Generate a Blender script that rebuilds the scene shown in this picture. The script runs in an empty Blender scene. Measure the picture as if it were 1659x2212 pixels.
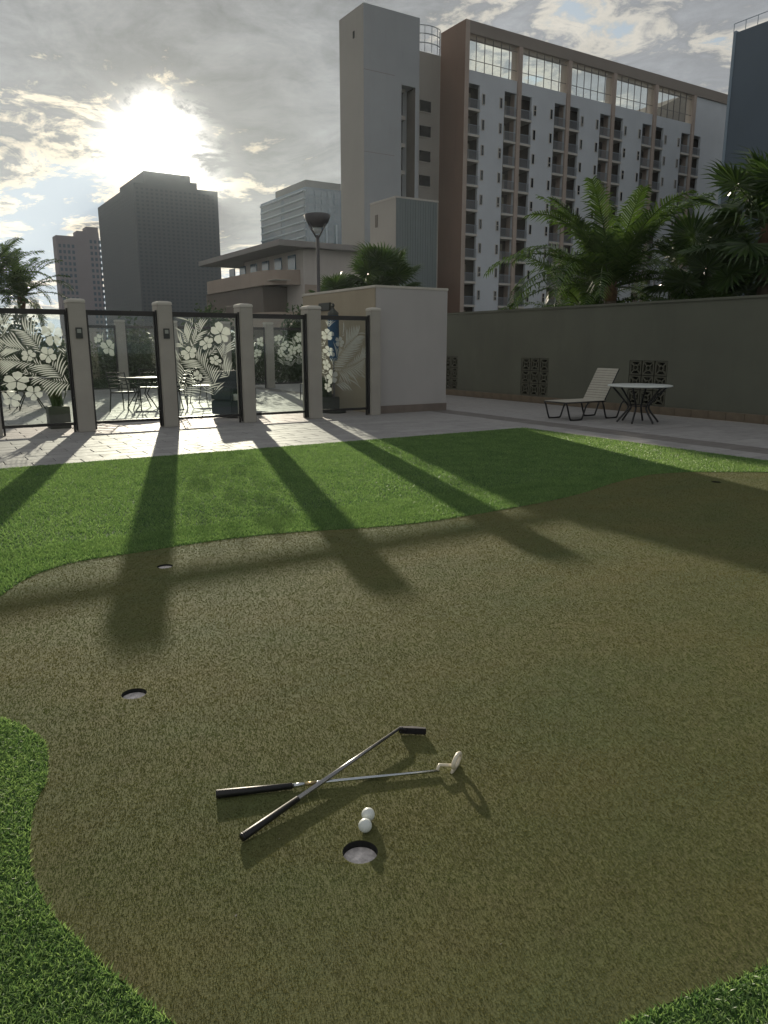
import bpy, bmesh, math, random
import numpy as np
from mathutils import Vector, Matrix
from mathutils.geometry import tessellate_polygon
R = math.radians
rng = random.Random(7)
SC = bpy.context.scene
COL = SC.collection

# ------------------------------------------------------------------ camera, sky, sun, exposure
cam_d = bpy.data.cameras.new('camera'); cam = bpy.data.objects.new('camera', cam_d); COL.objects.link(cam)
cam.location = (0, 0, 1.5)
cam.rotation_euler = (R(90 - 12.75), 0, R(-32.2))
cam_d.sensor_fit = 'HORIZONTAL'; cam_d.sensor_width = 36; cam_d.lens = 36 * 1600 / 1659
cam_d.clip_start = 0.05; cam_d.clip_end = 6000
SC.camera = cam

SUN_AZ, SUN_EL = R(17.4), R(11.85)
SUN_DIR = Vector((math.sin(SUN_AZ) * math.cos(SUN_EL), math.cos(SUN_AZ) * math.cos(SUN_EL), math.sin(SUN_EL)))
sd = bpy.data.lights.new('sun', 'SUN'); sun = bpy.data.objects.new('sun', sd); COL.objects.link(sun)
sd.energy = 5.0; sd.angle = R(0.55); sd.color = (1.0, 0.89, 0.71)
sun.location = (20, 60, 30); sun.rotation_euler = SUN_DIR.to_track_quat('Z', 'Y').to_euler()

vs = SC.view_settings
SC.display_settings.display_device = 'sRGB'
vs.view_transform = 'Standard'; vs.look = 'None'; vs.exposure = 0.30; vs.gamma = 1.0; vs.use_curve_mapping = False
SC.render.engine = 'CYCLES'
SC.cycles.use_denoising = True
SC.cycles.max_bounces = 8; SC.cycles.transparent_max_bounces = 24
SC.cycles.volume_bounces = 0


class NT:
    """small helper for wiring node trees"""
    def __init__(s, tree): s.t = tree; s.n = tree.nodes; s.l = tree.links
    def node(s, kind, **kw):
        n = s.n.new(kind)
        for k, v in kw.items(): setattr(n, k, v)
        return n
    def put(s, sock, v):
        if isinstance(v, (int, float)): sock.default_value = v
        elif isinstance(v, (tuple, list, Vector)):
            v = tuple(v)
            if sock.type == 'RGBA' and len(v) == 3: v = v + (1,)
            sock.default_value = v
        else: s.l.new(v, sock)
    def math(s, op, a, b=0.0, c=None, clamp=False):
        n = s.node('ShaderNodeMath', operation=op); n.use_clamp = clamp
        s.put(n.inputs[0], a); s.put(n.inputs[1], b)
        if c is not None: s.put(n.inputs[2], c)
        return n.outputs[0]
    def vec(s, op, a, b=(0, 0, 0)):
        n = s.node('ShaderNodeVectorMath', operation=op)
        s.put(n.inputs[0], a)
        if op == 'SCALE': s.put(n.inputs['Scale'], b)
        else: s.put(n.inputs[1], b)
        return n.outputs['Value'] if op in ('DOT_PRODUCT', 'LENGTH') else n.outputs['Vector']
    def mix(s, f, a, b, mode='MIX'):
        n = s.node('ShaderNodeMix', data_type='RGBA', blend_type=mode)
        s.put(n.inputs['Factor'], f); s.put(n.inputs['A'], a); s.put(n.inputs['B'], b)
        return n.outputs['Result']
    def noise(s, v, scale, detail=4, rough=0.5, dist=0.0, out='Fac', dim='3D'):
        n = s.node('ShaderNodeTexNoise', noise_dimensions=dim)
        if v is not None: s.put(n.inputs['Vector'], v)
        s.put(n.inputs['Scale'], scale); s.put(n.inputs['Detail'], detail)
        s.put(n.inputs['Roughness'], rough); s.put(n.inputs['Distortion'], dist)
        return n.outputs[out]
    def ramp(s, f, stops):
        n = s.node('ShaderNodeValToRGB'); cr = n.color_ramp
        while len(cr.elements) < len(stops): cr.elements.new(0.5)
        for e, (p, c) in zip(cr.elements, stops):
            e.position = p; e.color = (tuple(c) + (1,)) if isinstance(c, (tuple, list)) else (c, c, c, 1)
        s.put(n.inputs[0], f); return n.outputs[0]
    def rng(s, v, a, b, c=0.0, d=1.0, smooth=False):
        n = s.node('ShaderNodeMapRange'); n.interpolation_type = 'SMOOTHSTEP' if smooth else 'LINEAR'
        s.put(n.inputs[0], v)
        for i, k in enumerate((a, b, c, d)): s.put(n.inputs[i + 1], k)
        return n.outputs[0]


def build_world():
    w = bpy.data.worlds.new('World'); SC.world = w; w.use_nodes = True
    t = NT(w.node_tree); t.n.clear()
    out = t.node('ShaderNodeOutputWorld'); bg = t.node('ShaderNodeBackground')
    STR = 0.085
    bg.inputs['Strength'].default_value = STR
    t.l.new(bg.outputs[0], out.inputs[0])
    sky = t.node('ShaderNodeTexSky', sky_type='NISHITA')
    sky.sun_disc = False; sky.sun_elevation = SUN_EL; sky.sun_rotation = SUN_AZ
    sky.altitude = 10; sky.air_density = 1.0; sky.dust_density = 1.5; sky.ozone_density = 1.5
    d = t.vec('NORMALIZE', t.node('ShaderNodeTexCoord').outputs['Generated'])
    sep = t.node('ShaderNodeSeparateXYZ'); t.put(sep.inputs[0], d)
    z = t.math('MAXIMUM', sep.outputs['Z'], 0.0)
    inv = t.math('DIVIDE', 1.0, t.math('ADD', z, 0.10))
    P = t.vec('SCALE', d, inv)                       # cloud layer seen in perspective
    P = t.vec('MULTIPLY', P, (1.0, 0.75, 0.35))
    warp = t.vec('SUBTRACT', t.noise(P, 1.3, 3, out='Color'), (0.5, 0.5, 0.5))
    Pw = t.vec('ADD', P, t.vec('SCALE', warp, 0.9))
    n1 = t.noise(Pw, 1.05, 9, 0.56)
    n2 = t.noise(t.vec('ADD', Pw, (7.3, 1.1, 4.0)), 3.4, 9, 0.66)
    n3 = t.noise(t.vec('MULTIPLY', d, (1, 1, 2.6)), 11.0, 9, 0.66, 0.7)
    def blob(v, k, wob=0.0):                         # 0..1 around a direction of the sky
        v = Vector(v).normalized()
        c = t.vec('DOT_PRODUCT', d, tuple(v))
        q = t.math('SUBTRACT', c, 1.0)
        if wob: q = t.math('ADD', q, t.math('MULTIPLY', t.math('SUBTRACT', n3, 0.5), wob))
        return t.math('EXPONENT', t.math('MULTIPLY', q, k))
    def sp(n_): return t.math('MULTIPLY', t.math('SUBTRACT', n_, 0.5), 1.0)
    thick = t.math('ADD', 0.480, t.math('MULTIPLY', sp(n1), 1.0))
    thick = t.math('ADD', thick, t.math('MULTIPLY', sp(n2), 0.80))
    thick = t.math('ADD', thick, t.math('MULTIPLY', sp(n3), 0.85))
    thick = t.math('ADD', thick, t.math('MULTIPLY', blob((0.45, 0.84, 0.300), 80, 0.010), 0.26))
    thick = t.math('ADD', thick, t.math('MULTIPLY', blob((0.22, 0.89, 0.385), 90, 0.010), 0.26))
    thick = t.math('SUBTRACT', thick, t.math('MULTIPLY', blob((0.272, 0.93, 0.225), 500), 0.22))
    thick = t.math('SUBTRACT', thick, t.math('MULTIPLY', blob((0.10, 0.97, 0.09), 120), 0.10))
    thick = t.math('ADD', thick, t.rng(sep.outputs['Z'], 0.05, 0.45, -0.08, 0.11))
    near = blob(SUN_DIR, 36)                         # forward scattering in the cloud edges
    gap = t.rng(thick, 0.33, 0.43, 0, 1, True)
    edge = t.mix(near, (5.8, 5.5, 4.9), (10.5, 9.0, 6.6))
    core = t.mix(near, (2.3, 2.4, 2.55), (2.1, 2.05, 1.98))
    body = t.rng(thick, 0.43, 0.56, 0, 1, True)
    cloud = t.mix(body, edge, core)
    # slow tonal drift inside the grey cloud
    drift = t.math('MULTIPLY', t.rng(n2, 0.3, 0.7, 0.68, 1.5), t.rng(n3, 0.3, 0.7, 0.80, 1.25))
    drift_c = t.vec('SCALE', cloud, drift)
    clear = t.mix(0.6, t.vec('MINIMUM', sky.outputs[0], (6.0, 6.6, 7.2)), (4.0, 4.8, 5.5))
    base = t.mix(gap, clear, drift_c)
    # burning gap round the sun
    a = t.math('ADD', t.math('MULTIPLY', blob((0.278, 0.9336, 0.236), 1150, 0.006), 14.0), t.math('MULTIPLY', blob(SUN_DIR, 1100, 0.001), 18.0))
    a = t.math('MULTIPLY', a, t.rng(thick, 0.54, 0.72, 1.0, 0.03, True))
    glow = t.vec('SCALE', (1.0, 0.95, 0.85), a)
    total = t.vec('ADD', base, glow)
    total = t.mix(t.rng(sep.outputs['Z'], -0.04, 0.0), (1.2, 1.25, 1.2), total)   # ground side of the horizon
    t.put(bg.inputs['Color'], total)
build_world()

# ------------------------------------------------------------------ helpers
def tag(o, label=None, cat=None, group=None, kind=None):
    if label: o['label'] = label
    if cat: o['category'] = cat
    if group: o['group'] = group
    if kind: o['kind'] = kind
    return o

def thing(name, label, cat, loc=(0, 0, 0), rz=0.0, group=None, kind=None):
    o = bpy.data.objects.new(name, None); COL.objects.link(o)
    o.location = loc; o.rotation_euler = (0, 0, rz); o.empty_display_size = 0.2
    return tag(o, label, cat, group, kind)

def origin_of(p):
    v = Vector((0, 0, 0))
    while p is not None:
        v += p.location; p = p.parent
    return v

def copy_tree(o, parent=None):
    c = o.copy(); COL.objects.link(c); c.parent = parent
    for ch in list(o.children): copy_tree(ch, c)
    return c

class B:
    def __init__(s): s.v = []; s.f = []
    def add(s, vs_, fs_):
        k = len(s.v); s.v += [tuple(q) for q in vs_]; s.f += [tuple(i + k for i in f) for f in fs_]; return s
    def box(s, x0, x1, y0, y1, z0, z1):
        return s.add([(x0, y0, z0), (x1, y0, z0), (x1, y1, z0), (x0, y1, z0), (x0, y0, z1), (x1, y0, z1), (x1, y1, z1), (x0, y1, z1)],
                     [(0, 3, 2, 1), (4, 5, 6, 7), (0, 1, 5, 4), (1, 2, 6, 5), (2, 3, 7, 6), (3, 0, 4, 7)])
    def chbox(s, x0, x1, y0, y1, z0, z1, c):
        """box whose top edges are chamfered by c"""
        k = [(x0, y0, z0), (x1, y0, z0), (x1, y1, z0), (x0, y1, z0), (x0, y0, z1 - c), (x1, y0, z1 - c), (x1, y1, z1 - c), (x0, y1, z1 - c),
             (x0 + c, y0 + c, z1), (x1 - c, y0 + c, z1), (x1 - c, y1 - c, z1), (x0 + c, y1 - c, z1)]
        return s.add(k, [(0, 3, 2, 1), (0, 1, 5, 4), (1, 2, 6, 5), (2, 3, 7, 6), (3, 0, 4, 7), (4, 5, 9, 8), (5, 6, 10, 9), (6, 7, 11, 10), (7, 4, 8, 11), (8, 9, 10, 11)])
    def tube(s, pts, r, n=8, caps=True):
        pts = [Vector(p) for p in pts]; m = len(pts)
        rs = r if isinstance(r, (list, tuple)) else [r] * m
        k = len(s.v); prev = None
        for i, p in enumerate(pts):
            t = (pts[min(i + 1, m - 1)] - pts[max(i - 1, 0)]).normalized()
            if prev is None:
                a = Vector((0, 0, 1)) if abs(t.z) < 0.9 else Vector((1, 0, 0))
                u = t.cross(a).normalized()
            else:
                u = (prev - t * prev.dot(t)).normalized()
            prev = u; w = t.cross(u)
            for j in range(n):
                a = 2 * math.pi * j / n
                s.v.append(tuple(p + (u * math.cos(a) + w * math.sin(a)) * rs[i]))
        for i in range(m - 1):
            for j in range(n):
                s.f.append((k + i * n + j, k + i * n + (j + 1) % n, k + (i + 1) * n + (j + 1) % n, k + (i + 1) * n + j))
        if caps:
            s.f.append(tuple(k + j for j in reversed(range(n)))); s.f.append(tuple(k + (m - 1) * n + j for j in range(n)))
        return s
    def lathe(s, prof, n=24, c=(0, 0, 0)):
        """prof: (radius, z) pairs from one end to the other"""
        k = len(s.v)
        for (r, z) in prof:
            for j in range(n):
                a = 2 * math.pi * j / n
                s.v.append((c[0] + r * math.cos(a), c[1] + r * math.sin(a), c[2] + z))
        for i in range(len(prof) - 1):
            for j in range(n):
                s.f.append((k + i * n + j, k + i * n + (j + 1) % n, k + (i + 1) * n + (j + 1) % n, k + (i + 1) * n + j))
        return s
    def mesh(s, name, mat, off=Vector((0, 0, 0)), smooth=False, bevel=0.0):
        me = bpy.data.meshes.new(name)
        me.from_pydata([(x - off.x, y - off.y, z - off.z) for x, y, z in s.v], [], s.f)
        if bevel:
            bm = bmesh.new(); bm.from_mesh(me)
            es = [e for e in bm.edges if len(e.link_faces) == 2 and e.calc_face_angle(0) > 0.6]
            bmesh.ops.bevel(bm, geom=es, offset=bevel, segments=2, affect='EDGES', clamp_overlap=True)
            bm.to_mesh(me); bm.free()
        me.update()
        if smooth: me.polygons.foreach_set('use_smooth', [True] * len(me.polygons))
        if mat: me.materials.append(mat)
        return me
    def build(s, name, mat, parent=None, smooth=False, bevel=0.0, loc=None, kind=None):
        """world coordinates in; the object sits under parent"""
        off = origin_of(parent) if parent else Vector((0, 0, 0))
        if loc is not None: off = Vector(loc)
        o = bpy.data.objects.new(name, s.mesh(name, mat, off, smooth, bevel)); COL.objects.link(o)
        if parent: o.parent = parent
        if loc is not None: o.location = Vector(loc) - (origin_of(parent) if parent else Vector((0, 0, 0)))
        if kind: o['kind'] = kind
        return o

def link(name, me, parent=None, loc=(0, 0, 0), rot=(0, 0, 0), scale=None):
    o = bpy.data.objects.new(name, me); COL.objects.link(o); o.parent = parent; o.location = loc; o.rotation_euler = rot
    if scale: o.scale = scale
    return o

# ------------------------------------------------------------------ materials
def mat(name, color, rough=0.7, var=0.12, vscale=3.0, bump=0.0, bscale=60.0, metal=0.0, stain=0.0, spec=0.5, color2=None, fine=0.0, fscale=200.0):
    m = bpy.data.materials.new(name); m.use_nodes = True
    t = NT(m.node_tree); bs = t.n['Principled BSDF']
    co = t.node('ShaderNodeNewGeometry').outputs['Position'] if False else t.node('ShaderNodeTexCoord').outputs['Object']
    n = t.noise(co, vscale, 5, 0.6)
    c2 = color2 or tuple(c * (1 - var * 1.6) for c in color)
    c1 = tuple(min(1, c * (1 + var)) for c in color)
    col = t.mix(t.rng(n, 0.3, 0.7, 0, 1), c2, c1)
    if stain:
        st = t.noise(t.vec('MULTIPLY', co, (1.0, 1.0, 0.18)), 1.7, 6, 0.65)
        col = t.mix(t.rng(st, 0.52, 0.75, 0, stain), col, tuple(c * 0.55 for c in color))
    if fine:
        fn = t.noise(co, fscale, 2, 0.5)
        col = t.mix(t.rng(fn, 0.35, 0.65, 0, 1), t.mix(fine, col, (0, 0, 0)), col)
    t.put(bs.inputs['Base Color'], col)
    t.put(bs.inputs['Roughness'], t.rng(n, 0.3, 0.7, rough * 0.92, min(1, rough * 1.08)))
    bs.inputs['Metallic'].default_value = metal; bs.inputs['Specular IOR Level'].default_value = spec
    if bump:
        bn = t.node('ShaderNodeBump'); bn.inputs['Strength'].default_value = 1.0; bn.inputs['Distance'].default_value = bump
        t.put(bn.inputs['Height'], t.noise(co, bscale, 4, 0.6)); t.put(bs.inputs['Normal'], bn.outputs[0])
    return m

M = {}
M['stucco_grey'] = mat('stucco_grey', (0.40, 0.385, 0.35), 0.9, 0.05, 1.2, 0.0015, 220, stain=0.12)
M['stucco_pillar'] = mat('stucco_pillar', (0.40, 0.375, 0.33), 0.9, 0.06, 2.5, 0.0015, 220, stain=0.15)
M['stucco_cap'] = mat('stucco_cap', (0.56, 0.53, 0.47), 0.85, 0.06, 4, 0.001, 200)
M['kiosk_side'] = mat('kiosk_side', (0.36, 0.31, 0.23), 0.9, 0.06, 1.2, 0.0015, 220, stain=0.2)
M['kiosk_front'] = mat('kiosk_front', (0.45, 0.43, 0.415), 0.9, 0.04, 1.0, 0.0012, 240, stain=0.10)
M['plinth'] = mat('plinth', (0.20, 0.165, 0.14), 0.85, 0.1, 4, 0.001, 150)
M['wall_olive'] = mat('wall_olive', (0.122, 0.128, 0.100), 0.92, 0.09, 0.9, 0.002, 180, stain=0.25)
M['wall_base'] = mat('wall_base', (0.15, 0.12, 0.085), 0.85, 0.15, 5, 0.001, 120)
M['breeze'] = mat('breeze_block', (0.10, 0.10, 0.075), 0.9, 0.1, 8, 0.001, 200)
M['dark'] = mat('dark_recess', (0.012, 0.013, 0.012), 0.9, 0.1)
M['bronze'] = mat('dark_bronze_metal', (0.035, 0.033, 0.032), 0.45, 0.1, 12, metal=0.3)
M['black_metal'] = mat('black_metal', (0.016, 0.017, 0.018), 0.4, 0.1, 20)
M['strap'] = mat('vinyl_strap', (0.42, 0.40, 0.34), 0.6, 0.06, 10)
M['white_top'] = mat('white_table_top', (0.62, 0.66, 0.64), 0.35, 0.04, 6)
M['joint'] = mat('paving_bed', (0.16, 0.15, 0.14), 0.95, 0.15, 8, 0.001, 100)
M['wicker'] = mat('dark_wicker', (0.03, 0.045, 0.06), 0.7, 0.2, 40, 0.003, 90)
M['cushion'] = mat('pale_cushion', (0.5, 0.52, 0.5), 0.8, 0.05, 8)
M['umbrella'] = mat('blue_canvas', (0.03, 0.09, 0.19), 0.85, 0.15, 10)
M['hotel_white'] = mat('hotel_white', (0.54, 0.57, 0.61), 0.85, 0.05, 0.25, stain=0.08)
M['hotel_tan'] = mat('hotel_tan', (0.40, 0.325, 0.28), 0.9, 0.06, 0.3, stain=0.08)
M['hotel_brown'] = mat('hotel_brown', (0.235, 0.155, 0.115), 0.9, 0.08, 0.12, stain=0.2)
M['hotel_beam'] = mat('hotel_beam', (0.25, 0.215, 0.19), 0.9, 0.05, 0.2)
M['tower_grey'] = mat('tower_grey', (0.345, 0.36, 0.38), 0.9, 0.05, 0.15, stain=0.12)
M['tower_warm'] = mat('tower_warm', (0.39, 0.365, 0.33), 0.9, 0.05, 0.15, stain=0.12)
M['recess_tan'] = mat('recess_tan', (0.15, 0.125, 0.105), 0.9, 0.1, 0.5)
M['cladding'] = mat('grey_cladding', (0.17, 0.20, 0.205), 0.6, 0.05, 0.4, stain=0.15)
M['slab'] = mat('pale_slab', (0.50, 0.47, 0.43), 0.85, 0.05, 1)
M['rail'] = mat('railing_metal', (0.27, 0.30, 0.34), 0.5, 0.05, 3)
M['curtain'] = mat('cream_curtain', (0.33, 0.30, 0.24), 0.9, 0.2, 2)
M['blue_wall'] = mat('blue_grey_panel', (0.10, 0.135, 0.175), 0.55, 0.06, 0.15, stain=0.05)
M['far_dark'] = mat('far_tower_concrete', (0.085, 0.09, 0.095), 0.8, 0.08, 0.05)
M['far_window'] = mat('far_tinted_window', (0.045, 0.05, 0.055), 0.6, 0.1, 0.05)
M['far_pink'] = mat('far_pink_concrete', (0.30, 0.27, 0.28), 0.9, 0.06, 0.05)
M['far_blue'] = mat('far_blue_concrete', (0.10, 0.15, 0.21), 0.8, 0.06, 0.05)
M['far_light'] = mat('far_light_slab', (0.27, 0.34, 0.41), 0.8, 0.04, 0.1)
M['podium'] = mat('podium_stucco', (0.52, 0.475, 0.44), 0.9, 0.07, 0.2, stain=0.15)
M['podium_tan'] = mat('podium_tan', (0.36, 0.29, 0.24), 0.9, 0.07, 0.2, stain=0.15)
M['roof_tan'] = mat('roof_gable_tan', (0.22, 0.185, 0.155), 0.9, 0.08, 0.3)
M['roof_slab'] = mat('roof_slab', (0.27, 0.25, 0.24), 0.9, 0.07, 0.4)
M['city'] = mat('city_ground', (0.09, 0.095, 0.08), 0.95, 0.3, 0.02)
M['trunk'] = mat('palm_trunk', (0.13, 0.10, 0.075), 0.95, 0.25, 9, 0.01, 30)
M['sheath'] = mat('palm_fibre', (0.12, 0.07, 0.04), 0.95, 0.3, 12, 0.01, 40)
M['soil'] = mat('soil', (0.06, 0.045, 0.03), 0.95, 0.3, 20, 0.01, 60)
M['ball'] = mat('golf_ball_white', (0.72, 0.76, 0.74), 0.35, 0.02, 30)
M['grip'] = mat('rubber_grip', (0.012, 0.012, 0.013), 0.42, 0.2, 90, 0.0004, 900)
M['steel'] = mat('steel_shaft', (0.62, 0.66, 0.70), 0.22, 0.03, 30, metal=1.0)
M['dark_steel'] = mat('dark_steel_shaft', (0.30, 0.30, 0.31), 0.28, 0.05, 30, metal=0.9)
M['head_dark'] = mat('dark_putter_head', (0.030, 0.028, 0.034), 0.5, 0.1, 60, metal=0.4)
M['head_white'] = mat('white_putter_head', (0.74, 0.68, 0.55), 0.35, 0.03, 60)
M['band_gold'] = mat('brass_band', (0.45, 0.36, 0.20), 0.3, 0.05, 40, metal=0.9)
M['cup'] = mat('white_cup_plastic', (0.72, 0.70, 0.68), 0.5, 0.06, 50)
M['cup_wet'] = mat('scuffed_cup_floor', (0.74, 0.69, 0.67), 0.45, 0.25, 45, 0.004, 60)
M['sign'] = mat('dark_sign', (0.05, 0.055, 0.05), 0.6, 0.05)
M['sign_light'] = mat('pale_sign_face', (0.32, 0.34, 0.30), 0.6, 0.05)
M['lamp_metal'] = mat('dark_lamp_metal', (0.085, 0.08, 0.085), 0.5, 0.08, 6)
M['lamp_glass'] = mat('frosted_lamp_glass', (0.45, 0.48, 0.48), 0.4, 0.04, 6)

def paver_mat(name, color):
    m = bpy.data.materials.new(name); m.use_nodes = True
    t = NT(m.node_tree); bs = t.n['Principled BSDF']
    g = t.node('ShaderNodeNewGeometry'); P = g.outputs['Position']
    cell = t.node('ShaderNodeTexWhiteNoise', noise_dimensions='3D')
    oi = t.node('ShaderNodeObjectInfo')
    q = t.vec('SNAP', t.vec('ADD', P, (0.0, 0.0, 50.0)), (0.30, 0.30, 100.0))
    t.put(cell.inputs['Vector'], q)
    v = t.math('ADD', t.math('MULTIPLY', oi.outputs['Random'], 0.5), t.math('MULTIPLY', t.noise(P, 0.9, 4), 0.5))
    col = t.mix(t.rng(v, 0.1, 0.9), tuple(c * 0.80 for c in color), tuple(min(1, c * 1.12) for c in color))
    sp = t.noise(P, 260, 2, 0.6)
    col = t.mix(t.rng(sp, 0.35, 0.65, 0.25, 0.0), col, (0.05, 0.05, 0.05))
    dirt = t.noise(P, 5, 7, 0.7)
    col = t.mix(t.rng(dirt, 0.5, 0.8, 0.0, 0.35), col, (0.09, 0.08, 0.07))
    t.put(bs.inputs['Base Color'], col)
    t.put(bs.inputs['Roughness'], t.rng(dirt, 0.3, 0.7, 0.58, 0.75)); bs.inputs['Specular IOR Level'].default_value = 0.35
    bn = t.node('ShaderNodeBump'); bn.inputs['Strength'].default_value = 0.8; bn.inputs['Distance'].default_value = 0.0012
    t.put(bn.inputs['Height'], t.noise(P, 180, 4, 0.6)); t.put(bs.inputs['Normal'], bn.outputs[0])
    return m
M['paver'] = paver_mat('grey_paver', (0.36, 0.35, 0.345))
M['paver_dark'] = paver_mat('dark_band_paver', (0.20, 0.185, 0.175))

def leaf_mat(name, c_lo, c_hi, rough=0.45, trans=0.35, scale=2.0, spec=0.5):
    """leaves: diffuse + translucent + sheen, colour varied by a per-face attribute and noise"""
    m = bpy.data.materials.new(name); m.use_nodes = True
    t = NT(m.node_tree); t.n.remove(t.n['Principled BSDF']); out = t.n['Material Output']
    P = t.node('ShaderNodeNewGeometry').outputs['Position']
    at = t.node('ShaderNodeAttribute', attribute_name='shade')
    f = t.math('ADD', t.math('MULTIPLY', at.outputs['Fac'], 0.6), t.math('MULTIPLY', t.noise(P, scale, 3), 0.5))
    col = t.mix(t.rng(f, 0.1, 0.95), c_lo, c_hi)
    pb = t.node('ShaderNodeBsdfPrincipled'); t.put(pb.inputs['Base Color'], col); pb.inputs['Roughness'].default_value = rough
    pb.inputs['Specular IOR Level'].default_value = spec
    tr = t.node('ShaderNodeBsdfTranslucent'); t.put(tr.inputs['Color'], t.mix(0.5, col, t.vec('MULTIPLY', col, (1.3, 1.25, 0.5))))
    mx = t.node('ShaderNodeMixShader'); mx.inputs[0].default_value = trans
    t.l.new(pb.outputs[0], mx.inputs[1]); t.l.new(tr.outputs[0], mx.inputs[2]); t.l.new(mx.outputs[0], out.inputs[0])
    return m
M['turf'] = leaf_mat('turf_blade', (0.045, 0.135, 0.042), (0.32, 0.47, 0.20), 0.38, 0.58, 3.0)
def nap_mat():
    m = bpy.data.materials.new('green_nap'); m.use_nodes = True
    t = NT(m.node_tree); t.n.remove(t.n['Principled BSDF']); out = t.n['Material Output']
    P = t.node('ShaderNodeNewGeometry').outputs['Position']
    rot = t.node('ShaderNodeVectorRotate', rotation_type='Z_AXIS'); t.put(rot.inputs['Vector'], P); rot.inputs['Angle'].default_value = R(32)
    Q = t.vec('MULTIPLY', rot.outputs[0], (0.55, 1.5, 1))
    at = t.node('ShaderNodeAttribute', attribute_name='shade')
    big = t.noise(Q, 0.8, 6, 0.62); mid = t.noise(t.vec('ADD', Q, (5, 9, 0)), 2.6, 5, 0.6)
    col = t.mix(t.rng(big, 0.36, 0.64, 0, 1, True), (0.142, 0.174, 0.070), (0.190, 0.178, 0.068))
    col = t.mix(t.rng(mid, 0.42, 0.72, 0, 0.45, True), col, (0.125, 0.118, 0.050))
    col = t.vec('SCALE', col, t.rng(at.outputs['Fac'], 0, 1, 0.84, 1.14))
    df = t.node('ShaderNodeBsdfDiffuse'); t.put(df.inputs[0], col)
    tr = t.node('ShaderNodeBsdfTranslucent'); t.put(tr.inputs['Color'], t.vec('MULTIPLY', col, (1.1, 1.05, 0.7)))
    mx = t.node('ShaderNodeMixShader'); mx.inputs[0].default_value = 0.25
    t.l.new(df.outputs[0], mx.inputs[1]); t.l.new(tr.outputs[0], mx.inputs[2]); t.l.new(mx.outputs[0], out.inputs[0])
    return m
M['nap'] = nap_mat()
M['frond'] = leaf_mat('palm_leaflet', (0.018, 0.044, 0.012), (0.085, 0.145, 0.035), 0.26, 0.30, 1.5)
M['fan'] = leaf_mat('fan_palm_leaf', (0.018, 0.045, 0.016), (0.07, 0.12, 0.03), 0.33, 0.28, 1.5)
M['hedge'] = leaf_mat('hedge_leaf', (0.018, 0.04, 0.016), (0.06, 0.10, 0.035), 0.5, 0.2, 1.5)

def green_mat():
    m = bpy.data.materials.new('putting_green_carpet'); m.use_nodes = True
    t = NT(m.node_tree); bs = t.n['Principled BSDF']
    P = t.node('ShaderNodeTexCoord').outputs['Object']
    grain = t.noise(P, 170, 3, 0.6); big = t.noise(t.vec('MULTIPLY', P, (1, 1.6, 1)), 1.1, 5, 0.6)
    blot = t.noise(P, 9, 5, 0.65)
    a = t.mix(t.rng(big, 0.3, 0.7), (0.112, 0.138, 0.054), (0.160, 0.154, 0.060))
    a = t.mix(t.rng(blot, 0.35, 0.7, 0.0, 0.35), a, (0.10, 0.085, 0.045))
    a = t.mix(t.rng(grain, 0.38, 0.62), t.mix(0.15, a, (0.01, 0.012, 0.005)), a)
    t.put(bs.inputs['Base Color'], a); bs.inputs['Roughness'].default_value = 0.9; bs.inputs['Specular IOR Level'].default_value = 0.2
    bn = t.node('ShaderNodeBump'); bn.inputs['Strength'].default_value = 1; bn.inputs['Distance'].default_value = 0.0012
    t.put(bn.inputs['Height'], grain); t.put(bs.inputs['Normal'], bn.outputs[0])
    return m
M['green'] = green_mat()
M['turf_base'] = mat('turf_backing', (0.055, 0.115, 0.035), 0.95, 0.3, 40, 0.003, 200)

def glass_mat(name, tint=(0.93, 0.96, 0.95), refl=1.0):
    m = bpy.data.materials.new(name); m.use_nodes = True
    t = NT(m.node_tree); t.n.remove(t.n['Principled BSDF']); out = t.n['Material Output']
    tr = t.node('ShaderNodeBsdfTransparent'); t.put(tr.inputs[0], tint)
    gl = t.node('ShaderNodeBsdfGlossy'); gl.inputs['Roughness'].default_value = 0.02
    g = t.node('ShaderNodeNewGeometry')
    c = t.math('ABSOLUTE', t.vec('DOT_PRODUCT', g.outputs['Incoming'], g.outputs['Normal']))
    fr = t.math('ADD', 0.04, t.math('MULTIPLY', 0.96, t.math('POWER', t.math('SUBTRACT', 1.0, c), 5.0)))
    mx = t.node('ShaderNodeMixShader'); t.put(mx.inputs[0], t.math('MULTIPLY', fr, refl, clamp=True))
    t.l.new(tr.outputs[0], mx.inputs[1]); t.l.new(gl.outputs[0], mx.inputs[2]); t.l.new(mx.outputs[0], out.inputs[0])
    return m
M['glass'] = glass_mat('clear_glass')
M['win_glass'] = mat('window_glass', (0.012, 0.014, 0.018), 0.08, 0.1, 0.5, spec=0.6)
M['win_blue'] = mat('blue_window_glass', (0.10, 0.16, 0.22), 0.1, 0.1, 0.3, spec=0.9)

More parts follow.
